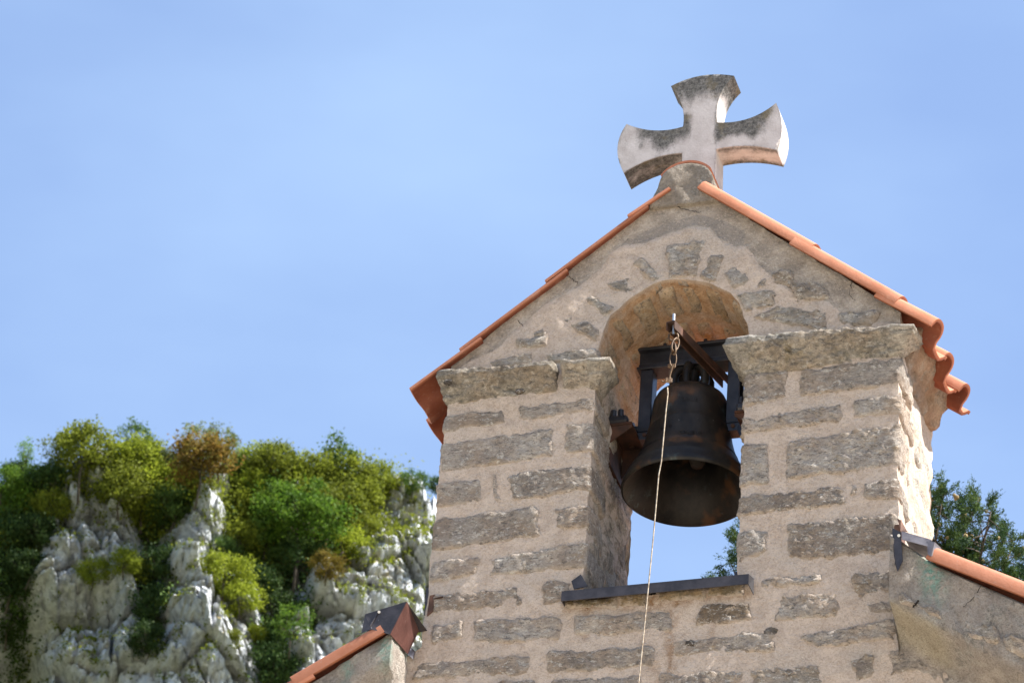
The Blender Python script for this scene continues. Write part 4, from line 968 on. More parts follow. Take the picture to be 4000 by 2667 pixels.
# ------------------------------------------------------------------ bell with headstock
BX, BY, BZ = -0.008, 0.338, 1.169
bell = thing('bell', 'dark bronze bell under a black steel beam in the arched opening', 'bell', (BX, BY, BZ))
prof = [(0.0, 0.40), (0.09, 0.395), (0.13, 0.36), (0.142, 0.30), (0.150, 0.22), (0.165, 0.15), (0.190, 0.085), (0.222, 0.035), (0.246, 0.004), (0.254, -0.003), (0.2625, 0.002), (0.2635, 0.012), (0.258, 0.028), (0.2515, 0.044), (0.2470, 0.056), (0.2470, 0.060), (0.236, 0.080), (0.221, 0.106), (0.207, 0.132), (0.2045, 0.137), (0.2045, 0.143), (0.199, 0.152), (0.187, 0.186), (0.177, 0.226), (0.1705, 0.262), (0.1695, 0.266), (0.1695, 0.272), (0.1655, 0.278), (0.160, 0.32), (0.1565, 0.355), (0.1545, 0.39), (0.151, 0.415), (0.141, 0.438), (0.122, 0.454), (0.095, 0.463), (0.05, 0.468), (0.0, 0.470)]
bb = MB().lathe(prof, (BX, BY, BZ), 96).me('bell_body', True); bmx = bmesh.new(); bmx.from_mesh(bb); bmesh.ops.remove_doubles(bmx, verts=bmx.verts, dist=1e-5); bmesh.ops.recalc_face_normals(bmx, faces=bmx.faces); bmx.to_mesh(bb); bmx.free()
body = autosmooth(part('bell_body', bb, M['bronze'], bell), 60)
# raised lettering round the waist
def bell_r(z):
    o_ = [(r, zz) for r, zz in prof[11:]]
    for (ra, za), (rb, zb_) in zip(o_, o_[1:]):
        if za <= z <= zb_: return ra + (rb - ra) * (z - za) / (zb_ - za + 1e-9)
    return 0.15
def lettering(txt, z, ang, size):
    cu = bpy.data.curves.new('inscription', 'FONT'); cu.body = txt; cu.size = size; cu.extrude = 0.0012; cu.align_x = 'CENTER'; cu.resolution_u = 2
    ob = bpy.data.objects.new('inscription', cu); col.objects.link(ob); dg = bpy.context.evaluated_depsgraph_get()
    me = bpy.data.meshes.new_from_object(ob.evaluated_get(dg)); bpy.data.objects.remove(ob); bpy.data.curves.remove(cu)
    for v in me.vertices:
        r_ = bell_r(z + v.co.y) + 0.0010 + v.co.z; a_ = ang + v.co.x / bell_r(z)
        v.co = Vector((BX + r_ * math.cos(a_), BY + r_ * math.sin(a_), BZ + z + v.co.y))
    part('inscription', me, M['bronze'], body)
aim = math.atan2(CAM[1] - BY, CAM[0] - BX)
lettering('ORUE', 0.335, aim - 0.05, 0.026); lettering('CBLJE 19', 0.155, aim + 0.02, 0.026); lettering('U S R', 0.20, aim - 0.55, 0.024)
# crown loops
for k in range(6):
    a_ = k * math.pi / 3 + aim - 0.30; ca, sa = math.cos(a_), math.sin(a_)
    pts = [(BX + ca * r_, BY + sa * r_, BZ + z_) for r_, z_ in ((0.070, 0.455), (0.076, 0.50), (0.075, 0.54), (0.060, 0.572), (0.035, 0.582), (0.01, 0.575))]
    autosmooth(MB().tube(pts, [0.019, 0.018, 0.018, 0.018, 0.016, 0.014], 10).build('crown_loop', M['bronze'], bell), 60)
autosmooth(MB().tube([(BX, BY, BZ + 0.46), (BX, BY, BZ + 0.585)], 0.03, 14).build('crown_post', M['bronze'], bell), 60)
autosmooth(MB().tube([(BX + 0.02, BY + 0.02, BZ + 0.39), (BX + 0.03, BY + 0.03, BZ + 0.19)], [0.010, 0.012], 10).lathe([(0.0, 0.0), (0.024, 0.010), (0.034, 0.034), (0.024, 0.058), (0.0, 0.07)], (BX + 0.03, BY + 0.03, BZ + 0.13), 16).build('clapper', M['crack'], bell), 50)
# I-beam headstock
bz0, bz1 = 1.757, 1.862; y0, y1 = BY - 0.045, BY + 0.045; x0, x1 = -0.232, 0.225
hs = MB().box((x0, y0, bz0), (x1, y1, bz0 + 0.012), 0.002).box((x0 + 0.004, y0 + 0.026, bz0 + 0.0125), (x1 - 0.004, y0 + 0.036, bz1 - 0.0125)).box((x0, y0, bz1 - 0.012), (x1, y1, bz1), 0.002)
hs.box((x0 + 0.004, y0 + 0.012, bz0 + 0.013), (x1 - 0.004, y0 + 0.0255, bz0 + 0.032), 0.003)
headstock = hs.build('headstock', M['black_steel'], bell)
MB().box((-0.155, BY - 0.015, bz1 + 0.001), (0.035, BY + 0.085, bz1 + 0.014), 0.002).build('top_plate', M['rust'], headstock)
for px_ in (-0.17, 0.0): MB().tube([(px_ + 0.05, y0 + 0.01, bz1), (px_ + 0.05, y0 + 0.01, bz1 + 0.012)], 0.008, 6).build('bolt', M['black_steel'], headstock)
for sx in (-1, 1):
    xa = sx * 0.183 + BX
    st = MB().box((xa - 0.026, BY - 0.034, 1.47), (xa + 0.026, BY - 0.027, bz0 - 0.001), 0.002).box((xa - 0.026, BY + 0.027, 1.47), (xa + 0.026, BY + 0.034, bz0 - 0.001), 0.002)
    st.box((xa + (0.019 if sx < 0 else -0.026), BY - 0.0265, 1.47), (xa + (0.026 if sx < 0 else -0.019), BY + 0.0265, bz0 - 0.001)).box((xa - 0.026, BY - 0.034, 1.462), (xa + 0.026, BY + 0.034, 1.4695))
    so_ = st.build('hanging_strap', M['black_steel'], bell)
    MB().prism([(xa - 0.03, 1.461), (xa + 0.03, 1.461), (xa + 0.022, 1.425), (xa - 0.018, 1.425)], BY - 0.03, BY + 0.03).build('strap_foot', M['black_steel'], so_)
    MB().tube([(xa + 0.004, BY - 0.036, 1.445), (xa + 0.004, BY - 0.028, 1.445)], 0.009, 6).build('bolt', M['rust'], so_)
    autosmooth(MB().tube([(xa, BY, 1.492), (xa + sx * 0.085, BY, 1.492)], 0.017, 12).build('axle', M['black_steel'], so_), 50)
# lever arm pointing towards the camera, with its bolt
la0, la1 = np.array([0.012, -0.088, 1.695]), np.array([0.118, 0.40, 1.722])
ld = la1 - la0; ld /= np.linalg.norm(ld); ls = np.cross(ld, [0, 0, 1.0]); ls /= np.linalg.norm(ls); lu = np.cross(ls, ld)
def beam_box(a_, b_, w0, w1, h0, h1): return [p + ls * w + lu * hh_ for p in (a_, b_) for w, hh_ in ((w0, h0), (w1, h0), (w1, h1), (w0, h1))]
BF = [(0, 1, 2, 3), (4, 7, 6, 5), (0, 4, 5, 1), (1, 5, 6, 2), (2, 6, 7, 3), (3, 7, 4, 0)]
lv_ = MB().add(beam_box(la0, la1, -0.019, 0.019, 0.010, 0.015), BF).add(beam_box(la0, la1, 0.014, 0.019, -0.022, 0.0098), BF).add(beam_box(la0, la1, -0.019, -0.014, -0.022, 0.0098), BF)
lever = lv_.build('lever', M['rust'], bell)
tip = la0 + ld * 0.028
autosmooth(MB().tube([tip + lu * -0.03, tip + lu * 0.062], 0.0062, 10).build('eye_bolt', M['zinc'], lever), 50)
MB().tube([tip + lu * 0.0155, tip + lu * 0.022], 0.012, 6).build('nut', M['zinc'], lever)

# brackets in the jambs
for sx, lab in ((-1, 'rusty steel bearing bracket on the left jamb beside the bell'), (1, 'rusty steel bearing bracket half hidden behind the right pier')):
    b = thing('wall_bracket', lab, 'bracket', (sx * 0.31, 0.3, 1.40), 'bell bearing brackets')
    xw, xi = sx * 0.318, sx * 0.212
    lo, hi = min(xw, xi), max(xw, xi)
    MB().box((lo, 0.20, 1.436), (hi, 0.40, 1.447), 0.002).build('shelf_plate', M['orange_rust'], b)
    MB().box((min(xw, sx * 0.30), 0.215, 1.27), (max(xw, sx * 0.30), 0.42, 1.435), 0.002).build('wall_plate', M['rust'], b)
    MB().add([(sx * 0.30, 0.392, 1.4355), (xi, 0.392, 1.4355), (xi - sx * -0.02, 0.392, 1.40), (sx * 0.30, 0.392, 1.30), (sx * 0.30, 0.402, 1.4355), (xi, 0.402, 1.4355), (xi - sx * -0.02, 0.402, 1.40), (sx * 0.30, 0.402, 1.30)],
             [(0, 1, 2, 3), (7, 6, 5, 4), (0, 4, 5, 1), (1, 5, 6, 2), (2, 6, 7, 3), (3, 7, 4, 0)]).build('gusset', M['orange_rust'], b)
    MB().add([(sx * 0.30, 0.206, 1.4355), (xi, 0.206, 1.4355), (xi, 0.206, 1.425), (sx * 0.30, 0.206, 1.36), (sx * 0.30, 0.212, 1.4355), (xi, 0.212, 1.4355), (xi, 0.212, 1.425), (sx * 0.30, 0.212, 1.36)],
             [(0, 1, 2, 3), (7, 6, 5, 4), (0, 4, 5, 1), (1, 5, 6, 2), (2, 6, 7, 3), (3, 7, 4, 0)]).build('gusset', M['rust'], b)
    bl = MB().box((lo + 0.012, 0.235, 1.448), (hi - 0.012, 0.385, 1.466), 0.004); xm = (lo + hi) / 2
    bl.box((lo + 0.006, 0.196, 1.4475), (hi - 0.02, 0.234, 1.482), 0.008)
    hou = bl.build('bearing_block', M['black_steel'], b)
    for xb in (lo + 0.025, lo + 0.055): autosmooth(MB().tube([(xb, 0.214, 1.482), (xb, 0.214, 1.512), (xb, 0.214, 1.516)], [0.012, 0.012, 0.006], 10).build('bolt', M['black_steel'], hou), 50)
    autosmooth(MB().tube([(xm - 0.024, BY, 1.492), (xm + 0.024, BY, 1.492)], 0.034, 16).build('bearing_housing', M['black_steel'], b), 50)
    for yb in (0.25, 0.372):
        MB().tube([(xm, yb, 1.466), (xm, yb, 1.494)], 0.009, 8).build('bolt', M['black_steel'], hou)
        MB().tube([(xm + 0.01, yb, 1.4285), (xm + 0.01, yb, 1.4355)], 0.011, 6).build('bolt_head', M['rust'], b)

# rope: ring, chain links, wire twists and a long pull wire
rope_top = tip + lu * -0.03
rp_ = thing('bell_rope', 'thin tan pull wire on a short chain hanging from the bell lever', 'rope', tuple(rope_top))
def ring(c, rx, rz, axis, r, tilt=0.0):
    pts = []
    for t in np.linspace(0, 2 * math.pi, 22, endpoint=False):
        u, w = rx * math.cos(t), rz * math.sin(t)
        d = np.array([math.cos(axis), math.sin(axis), 0]); pts.append(c + d * (u + tilt * w) + np.array([0, 0, w]))
    return MB().tube(pts, r, 8, True)
z_ = rope_top[2]; c = rope_top.copy()
links_ = [((0.0, 0, -0.012), 0.019, 0.021, 0.3, 0.0044, 0), ((0.010, 0, -0.052), 0.015, 0.034, 0.9, 0.0042, 0.25), ((0.004, 0, -0.070), 0.012, 0.033, -0.6, 0.0036, -0.2), ((0.004, 0.0, -0.120), 0.013, 0.036, 0.4, 0.0028, 0.0)]
for o_, rx, rz2, ax_, rr, tl in links_:
    autosmooth(ring(c + np.array(o_), rx, rz2, ax_, rr, tl).build('chain_link', M['chain'], rp_), 80)
for zz in (-0.147, -0.152, -0.157): autosmooth(ring(c + np.array([0.0, 0, zz]), 0.014, 0.003, 0.2, 0.0028, 0.2).build('wire_twist', M['chain'], rp_), 80)
autosmooth(MB().tube([c + np.array(p) for p in ((0.004, 0, -0.150), (-0.002, 0, -0.18), (-0.008, 0, -0.213))], 0.004, 8).tube([c + np.array(p) for p in ((0.000, 0.004, -0.150), (-0.009, 0.004, -0.18), (-0.004, 0.004, -0.213))], 0.0035, 8).build('wire_loop', M['chain'], rp_), 80)
for zz, tl in ((-0.213, 0.5), (-0.219, -0.4), (-0.225, 0.6)): autosmooth(ring(c + np.array([-0.009, 0, zz]), 0.012, 0.004, 0.5, 0.0030, tl).build('wire_twist', M['chain'], rp_), 80)
MB().tube([c + np.array(p) for p in ((-0.010, -0.002, -0.222), (-0.028, -0.006, -0.228), (-0.036, -0.01, -0.224))], 0.003, 6).build('wire_end', M['chain'], rp_)
knots = [(1533, 890), (1534, 905), (1530, 940), (1519, 1060), (1513, 1090), (1500, 1240), (1484, 1400), (1467, 1568), (1380, 2500)]
pts = [np.array(at(x, y, -0.085 - 0.0 * i)) for i, (x, y) in enumerate(knots)]
down = pts[-1] + (pts[-1] - pts[-2]) / np.linalg.norm(pts[-1] - pts[-2]) * 0.1; pts.append(np.array([down[0] - 0.05, -0.15, GZ + 1.2]))
autosmooth(MB().tube(pts, 0.0027, 8).build('pull_wire', M['wire'], rp_), 80)

# ------------------------------------------------------------------ cliff
O0 = np.array([-61.807, 144.441, 92.614]); FH = np.array([-0.38345, 0.92356, 0.0]); RH = np.array([0.92356, 0.38345, 0.0]); ZH = np.array([0, 0, 1.0])
PM = 41.0                                # picture units per metre out there
CREST = [(-400, 1140), (0, 1150), (60, 1120), (130, 1095), (250, 1075), (320, 1075), (400, 1105), (480, 1085), (600, 1090), (700, 1095), (780, 1075), (860, 1052), (910, 1028), (1020, 1028), (1100, 1150), (1250, 1400), (1445, 1560), (2600, 1900)]
BUT = [(215, 1118, 45, 50, 2.4), (175, 1150, 45, 60, 2.2), (170, 1235, 50, 50, 2.2), (250, 1215, 45, 55, 1.2), (240, 1300, 70, 70, 1.0), (135, 1450, 85, 120, 3.0), (270, 1450, 60, 110, 1.9), (290, 1350, 35, 35, 1.0),
 (487, 1130, 32, 50, 2.2), (470, 1225, 48, 60, 2.6), (430, 1320, 42, 60, 2.2), (475, 1470, 75, 110, 2.8), (400, 1510, 50, 90, 1.8), (560, 1420, 40, 70, 1.0),
 (690, 1130, 22, 26, 1.2), (925, 1125, 60, 35, 1.6), (870, 1165, 40, 35, 1.6), (990, 1135, 50, 45, 1.6), (960, 1075, 75, 45, 1.9), (900, 1260, 100, 90, 2.2), (880, 1420, 140, 120, 2.4), (740, 1350, 40, 70, 1.4), (700, 1500, 60, 60, 1.6), (1000, 1250, 80, 150, 2.0)]
GUL = [(35, 1300, 50, 190, 2.6), (352, 1320, 30, 160, 2.2), (640, 1350, 50, 120, 2.2), (630, 1500, 45, 90, 2.0), (690, 1400, 35, 70, 1.6), (650, 1240, 90, 70, 1.0), (540, 1170, 40, 60, 0.8), (30, 1480, 60, 120, 2.5)]
def cliff_surface(S, Z):
    base = O0 + S[:, None] * RH + Z[:, None] * ZH + (0.30 * Z)[:, None] * FH
    px, py = project(base)
    q = np.c_[S, Z, np.zeros(len(S))]
    warp = np.c_[S + 0.5 * fbm(q * 0.5 + 5, 3), Z + 0.7 * fbm(q * 0.5 + 15, 3)]
    t = 0.30 * Z
    wx, wy = px + 22 * fbm(q * 0.35 + 50, 3), py + 26 * fbm(q * 0.35 + 70, 3)
    pos = np.zeros(len(S)); neg = np.zeros(len(S))
    for cx, cy, rx, ry, a_ in BUT: pos = np.maximum(pos, a_ * np.exp(-(((wx - cx) / rx) ** 2 + ((wy - cy) / ry) ** 2) ** 1.5))
    for cx, cy, rx, ry, a_ in GUL: neg = np.maximum(neg, a_ * np.exp(-(((wx - cx) / rx) ** 2 + ((wy - cy) / ry) ** 2)))
    # left buttresses turn their faces away from the sun
    t -= 0.9 * pos; t += 0.9 * neg
    low = np.clip((py - 1320) / 60, 0, 1)
    t += 1.15 * np.clip(335 - px, 0, 400) / PM * low - 0.3 * low            # the lower left slab turns away from the sun
    t += 0.55 * np.clip(px - 690, 0, 420) / PM                                # the right face turns towards it
    rock = np.clip(pos / 0.9, 0, 1) * np.clip(1 - neg / 1.2, 0, 1)
    amp = 0.35 + 0.65 * np.clip(pos, 0, 1)
    ca, sa = math.cos(0.55), math.sin(0.55)
    for k_, (sc, am, st_, jit) in enumerate(((2.9, 0.85, 0.60, 0.10), (1.4, 0.62, 0.62, 0.08), (0.66, 0.32, 0.7, 0.06), (0.31, 0.15, 0.8, 0.05))):
        wv = np.c_[S, Z] + jit * sc * np.c_[perlin(q / sc * 1.3 + 3), perlin(q / sc * 1.3 + 8)]
        wv = np.c_[wv[:, 0] * ca + wv[:, 1] * sa, (-wv[:, 0] * sa + wv[:, 1] * ca) * st_] / sc
        idr, off, f1, f2 = cells(wv, 11 + 5 * k_)
        # each block: its own set-back and its own tilted flat face
        t -= amp * am * ((idr[:, 0] - 0.5) * 1.1 + off[:, 0] * (idr[:, 1] - 0.5) * 3.4 + off[:, 1] * (idr[:, 2] - 0.62) * 2.8)
        t += amp * am * 1.0 * np.clip(1 - (f2 - f1) * 9, 0, 1)
    t -= 0.12 * ridged(np.c_[S * 0.5, Z * 0.35, np.zeros(len(S))] + 4, 3) * amp
    t -= 0.05 * fbm(q * 5.0, 3)
    cz = np.interp(px, [c[0] for c in CREST], [c[1] for c in CREST])
    over = np.maximum(0, (cz - py) / PM); t += over * 2.8
    return t, px, py, rock, pos, neg, over
sg_ = np.concatenate([np.linspace(-75, -15, 46)[:-1], np.arange(-15, 15, 0.085), np.linspace(15, 75, 46)[1:]])
zg_ = np.concatenate([np.linspace(-104, -8.5, 60)[:-1], np.arange(-8.5, 7.6, 0.085), np.linspace(7.6, 22, 14)[1:]])
S2, Z2 = np.meshgrid(sg_, zg_); S_, Z_ = S2.ravel(), Z2.ravel()
T_, PX_, PY_, ROCK_, POS_, NEG_, OVER_ = cliff_surface(S_, Z_)
CV = O0 + S_[:, None] * RH + Z_[:, None] * ZH + T_[:, None] * FH
nS, nZ = len(sg_), len(zg_)
idx = np.arange(nS * nZ).reshape(nZ, nS)
CFc = np.stack([idx[:-1, :-1], idx[:-1, 1:], idx[1:, 1:], idx[1:, :-1]], -1).reshape(-1, 4)
cme = bpy.data.meshes.new('rocky_cliff')
cme.vertices.add(len(CV)); cme.vertices.foreach_set('co', CV.ravel())
cme.loops.add(CFc.size); cme.loops.foreach_set('vertex_index', CFc.ravel())
cme.polygons.add(len(CFc)); cme.polygons.foreach_set('loop_start', np.arange(0, CFc.size, 4)); cme.polygons.foreach_set('loop_total', np.full(len(CFc), 4))
cme.update(calc_edges=True)
cme.polygons.foreach_set('use_smooth', [False] * len(cme.polygons))
put_attr(cme, 'grass', np.clip(0.15 + NEG_ + 0.9 * np.exp(-((PX_ - 930) / 130) ** 2 - ((PY_ - 1230) / 130) ** 2) + 0.4 * (np.abs(fbm(np.c_[S_, Z_, 0 * S_] * 0.3, 2)) > 0.15), 0, 1))
cliff = link('rocky_cliff', cme, M['cliff']); tag(cliff, kind='structure')
outv = np.clip(np.maximum(np.maximum(-60 - PX_, PX_ - 1090), np.maximum(PY_ - 1650, 960 - PY_)) / 120, 0, 1)
put_attr(cme, 'veg', outv)
CPX, CPY = project(CV); CVD = (CV - CAM) @ CF
# cliff normals for planting
def cliff_at(px, py):
    d = (CPX - px) ** 2 + (CPY - py) ** 2; k = np.argsort(d)[:12]; return CV[k[np.argmin(CVD[k])]]

# ------------------------------------------------------------------ trees on the cliff
def leaf_quads(C, size, rs, up=0.35, elong=1.4):
    n = len(C); nr = rs.normal(size=(n, 3)); nr[:, 2] += up * 2; nr /= np.linalg.norm(nr, axis=1)[:, None]
    t = rs.normal(size=(n, 3)); t -= nr * (t * nr).sum(1)[:, None]; t /= np.linalg.norm(t, axis=1)[:, None]; b = np.cross(nr, t)
    s = size * rs.uniform(0.6, 1.3, (n, 1)); t = t * s * elong * 0.5; b = b * s * 0.5
    return np.stack([C - t, C + b * 0.9, C + t, C - b * 0.9], 1).reshape(-1, 3)
def quads_mesh(name, V):
    n = len(V) // 4; me = bpy.data.meshes.new(name); me.vertices.add(len(V)); me.vertices.foreach_set('co', np.asarray(V, float).ravel())
    me.loops.add(n * 4); me.loops.foreach_set('vertex_index', np.arange(n * 4)); me.polygons.add(n)
    me.polygons.foreach_set('loop_start', np.arange(0, n * 4, 4)); me.polygons.foreach_set('loop_total', np.full(n, 4)); me.update(calc_edges=True); return me
def make_tree(seed, kind):
    rs = np.random.RandomState(seed)
    P = dict(round=(66, 0.45, 0.38, 0.70, 80, 0.13), airy=(36, 0.43, 0.41, 0.78, 48, 0.11), bush=(60, 0.49, 0.36, 0.38, 80, 0.13), oak=(115, 0.49, 0.36, 0.68, 70, 0.095),
             tall=(34, 0.26, 0.50, 0.90, 34, 0.10), cone=(40, 0.24, 0.52, 0.62, 44, 0.09), tier=(44, 0.42, 0.46, 0.62, 32, 0.10))[kind]
    nc, rx, rz, cz, nl, rad = P
    C = []
    while len(C) < nc:
        p = rs.normal(size=3); p /= np.linalg.norm(p); p *= rs.uniform(0.45, 1.0) ** 0.6
        if p[2] < -0.75 and kind != 'bush': continue
        if kind == 'cone': p[:2] *= max(0.12, (1 - (p[2] + 1) / 2) ** 0.8)
        if kind == 'tier': p[2] = round(p[2] * 3) / 3 + rs.normal() * 0.04
        C.append(p * np.array([rx, rx, rz]) * rs.uniform(0.85, 1.12))
    C = np.array(C); C[:, 2] += cz; lv = []
    for c_ in C:
        r_ = rad * rs.uniform(0.6, 1.35); k = int(nl * rs.uniform(0.6, 1.3)); d = rs.normal(size=(k, 3)) * np.array([1, 1, 0.45 if kind in ('tier',) else 0.7]) * r_ * 0.62
        lv.append(c_ + d)
    lv = np.concatenate(lv); lme = quads_mesh('crown', leaf_quads(lv, 0.036 if kind != 'oak' else 0.028, rs))
    tb = MB(); hub = np.array([0.02, 0, cz - rz * 0.55])
    bend = rs.normal(size=2) * 0.05
    tb.tube([(0, 0, -0.25), (bend[0], bend[1], hub[2] * 0.55), tuple(hub)], [0.020, 0.016, 0.012], 6)
    for c_ in C[rs.permutation(nc)[:14 if kind != 'oak' else 24]]:
        mid = (hub + c_) / 2 + rs.normal(size=3) * 0.035 + np.array([0, 0, -0.02]); tb.tube([hub, mid, c_], [0.010, 0.006, 0.0025], 4)
    tme = tb.me('trunk', True, False); tme.materials.append(M['bark'])
    lme.materials.append(LEAF['olive'])
    return lme, tme, cz
PROTO = {k: [make_tree(11 + 7 * i + 31 * j, k) for i in range(2 if k in ('round', 'bush', 'airy') else 1)] for j, k in enumerate(('round', 'airy', 'bush', 'oak', 'tall', 'cone', 'tier'))}
TREES = [ # picture x, y of the crown, crown width, form, foliage, label
 (61, 1038, 52, 'tall', 'bright', 'slim bright green sapling standing up against the sky at far left'),
 (135, 1040, 78, 'airy', 'olive', 'thin olive tree left of the broad yellowish crown on the skyline'),
 (196, 1028, 112, 'round', 'olive', 'broad yellowish olive crown rising above the left white pinnacle'),
 (310, 1008, 78, 'airy', 'green', 'airy green tree poking highest out of the left skyline clump'),
 (312, 1062, 100, 'round', 'yellow', 'yellow green tree directly below the airy skyline tree'),
 (362, 1060, 78, 'round', 'pale', 'pale green rounded tree at the right shoulder of the left clump'),
 (461, 1050, 108, 'round', 'rust', 'rust red autumn tree on the skyline above the narrow white fin'),
 (452, 1010, 72, 'airy', 'pale', 'pale airy tree showing behind the top of the rust red tree'),
 (510, 1014, 72, 'airy', 'pale', 'pale airy tree at the right behind the rust red tree'),
 (8, 1108, 66, 'bush', 'bright', 'bright green bush cut by the left picture edge'),
 (36, 1090, 56, 'bush', 'green', 'small green bush between the left edge and the slim sapling'),
 (66, 1110, 74, 'round', 'green', 'mid green tree at the foot of the slim sapling'),
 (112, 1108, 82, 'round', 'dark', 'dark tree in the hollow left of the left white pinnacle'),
 (120, 1160, 66, 'bush', 'olive', 'olive bush hugging the left flank of the left white pinnacle'),
 (281, 1122, 96, 'bush', 'olive', 'olive thicket bush right of the twin white spikes'),
 (333, 1142, 110, 'bush', 'yellow', 'large yellow green bush draped over the rock right of the twin spikes'),
 (386, 1108, 92, 'round', 'yellow', 'yellow green tree just left of the rust red tree'),
 (425, 1120, 60, 'bush', 'olive', 'small olive bush below left of the rust red tree'),
 (398, 1160, 84, 'bush', 'green', 'mid green bush in the shaded gully left of the white fin'),
 (22, 1160, 92, 'bush', 'bright', 'bright green bush low at the left picture edge'),
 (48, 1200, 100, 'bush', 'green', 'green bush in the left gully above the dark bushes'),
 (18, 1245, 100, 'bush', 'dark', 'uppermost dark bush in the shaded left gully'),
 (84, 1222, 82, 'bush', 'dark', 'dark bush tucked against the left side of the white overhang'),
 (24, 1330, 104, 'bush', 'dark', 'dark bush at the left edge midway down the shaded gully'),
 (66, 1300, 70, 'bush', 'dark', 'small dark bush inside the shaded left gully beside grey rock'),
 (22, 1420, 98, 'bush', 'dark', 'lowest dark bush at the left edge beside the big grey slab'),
 (549, 1076, 62, 'round', 'green', 'bluish green tree right of the rust red tree'),
 (584, 1064, 74, 'round', 'yellow', 'yellowish skyline tree between the bluish green tree and the small conifer'),
 (627, 1074, 92, 'round', 'olive', 'olive skyline tree below the tiny pale sprig'),
 (641, 1034, 36, 'airy', 'pale', 'tiny pale sprig sticking up from the middle of the skyline'),
 (672, 1056, 44, 'cone', 'conifer', 'small dark conifer on the middle skyline'),
 (714, 1084, 80, 'round', 'olive', 'olive tree between the dark conifer and the tall airy tree'),
 (772, 1050, 96, 'airy', 'green', 'tall airy green tree highest on the right skyline'),
 (788, 1100, 112, 'round', 'olive', 'broad olive tree under the tall airy skyline tree'),
 (872, 1096, 74, 'round', 'yellow', 'yellow green tree left of the white summit boulders'),
 (948, 1106, 52, 'bush', 'green', 'green bush growing between the white summit boulders'),
 (1002, 1112, 34, 'bush', 'dark', 'tiny dark bush on the summit next to the bell gable'),
 (577, 1122, 76, 'bush', 'yellow', 'bright yellow green bush below the bluish green tree'),
 (627, 1146, 84, 'bush', 'bright', 'bright green bush left of the lone white rock tooth'),
 (549, 1168, 78, 'bush', 'yellow', 'yellowish bush right of the upper white fin'),
 (690, 1190, 172, 'oak', 'bright', 'large bright green oak spreading across the middle of the cliff'),
 (768, 1168, 104, 'round', 'olive', 'olive tree right of the large bright oak'),
 (826, 1136, 88, 'bush', 'olive', 'olive bush left of the rounded white boulder near the summit'),
 (735, 1128, 80, 'bush', 'olive', 'olive bush right of the lone white rock tooth'),
 (792, 1248, 78, 'bush', 'yellow', 'yellow olive bush below right of the large oak'),
 (612, 1238, 78, 'bush', 'green', 'green bush below left of the large oak'),
 (556, 1230, 70, 'bush', 'olive', 'olive bush halfway down right of the white fin'),
 (508, 1268, 58, 'bush', 'green', 'small green bush against the lower white fin'),
 (651, 1312, 78, 'tier', 'orange', 'orange brown layered shrub in the dark central gully'),
 (518, 1316, 88, 'bush', 'yellow', 'yellow bush above the round bright bush beside the fin'),
 (558, 1370, 68, 'bush', 'yellow', 'round bright yellow green bush on the rock in the middle'),
 (617, 1290, 62, 'bush', 'green', 'green bush left of the orange layered shrub'),
 (672, 1430, 78, 'tier', 'bright', 'flat topped bright green bush alone low in the central gully'),
 (751, 1300, 58, 'bush', 'orange', 'rusty olive shrub at the top of the right rock face'),
 (613, 1500, 50, 'bush', 'green', 'small green bush near the bottom of the central gully'),
 (591, 1455, 34, 'bush', 'yellow', 'small yellow shrub low on the central rocks'),
 (541, 1458, 24, 'bush', 'olive', 'tiny olive tuft on the lower central rocks'),
 (216, 1312, 56, 'bush', 'yellow', 'yellow shrub on the ledge under the white overhang'),
 (288, 1288, 56, 'bush', 'yellow', 'upper yellow shrub on the ledge right of the grey column'),
 (315, 1310, 50, 'bush', 'yellow', 'lower yellow shrub beside the dark gully at left'),
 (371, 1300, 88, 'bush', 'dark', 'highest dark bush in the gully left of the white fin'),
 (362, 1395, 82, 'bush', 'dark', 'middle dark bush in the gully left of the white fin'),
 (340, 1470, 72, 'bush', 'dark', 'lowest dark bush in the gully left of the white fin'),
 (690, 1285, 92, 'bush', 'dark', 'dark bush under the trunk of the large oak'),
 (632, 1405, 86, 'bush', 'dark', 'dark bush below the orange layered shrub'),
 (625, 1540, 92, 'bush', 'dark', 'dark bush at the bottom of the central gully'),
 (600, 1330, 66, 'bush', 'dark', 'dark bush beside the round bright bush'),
 (835, 1215, 52, 'bush', 'olive', 'olive bush at the upper edge of the right rock face')]
rt_ = np.random.RandomState(21)
for i, (px, py, dia, form, leaf, lab) in enumerate(TREES):
    lme, tme, cz = PROTO[form][i % len(PROTO[form])]
    foot = 0.75 if form not in ('bush', 'tier') else 0.45
    s0_ = dia / PM / (0.92 if form != 'oak' else 1.0)
    b = cliff_at(px, py + foot * dia * 0.9)
    # keep the crown where the photo shows it: slide the foot along the rock face
    v = ray(px, py); v = v / np.linalg.norm(v); dist = (b - CAM) @ CF / (v @ CF) - 0.3
    ctr_ = CAM + v * dist
    s = s0_ * dist / 200.0
    base_ = ctr_ - np.array([0, 0, cz * s])
    t = thing('bush' if form in ('bush', 'tier') else 'tree', lab, 'bush' if form in ('bush', 'tier') else 'tree', tuple(base_), 'trees and bushes on the cliff')
    rot_ = rt_.uniform(0, 6.28)
    for nm, me in (('crown', lme), ('trunk', tme)):
        o = link(nm, me, None, t); o.scale = (s * (1.0 if nm == 'trunk' else rt_.uniform(0.95, 1.1)), s, s * rt_.uniform(0.92, 1.05)); o.rotation_euler = (0, 0, rot_)
        if nm == 'crown': o.material_slots[0].link = 'OBJECT'; o.material_slots[0].material = LEAF[leaf]
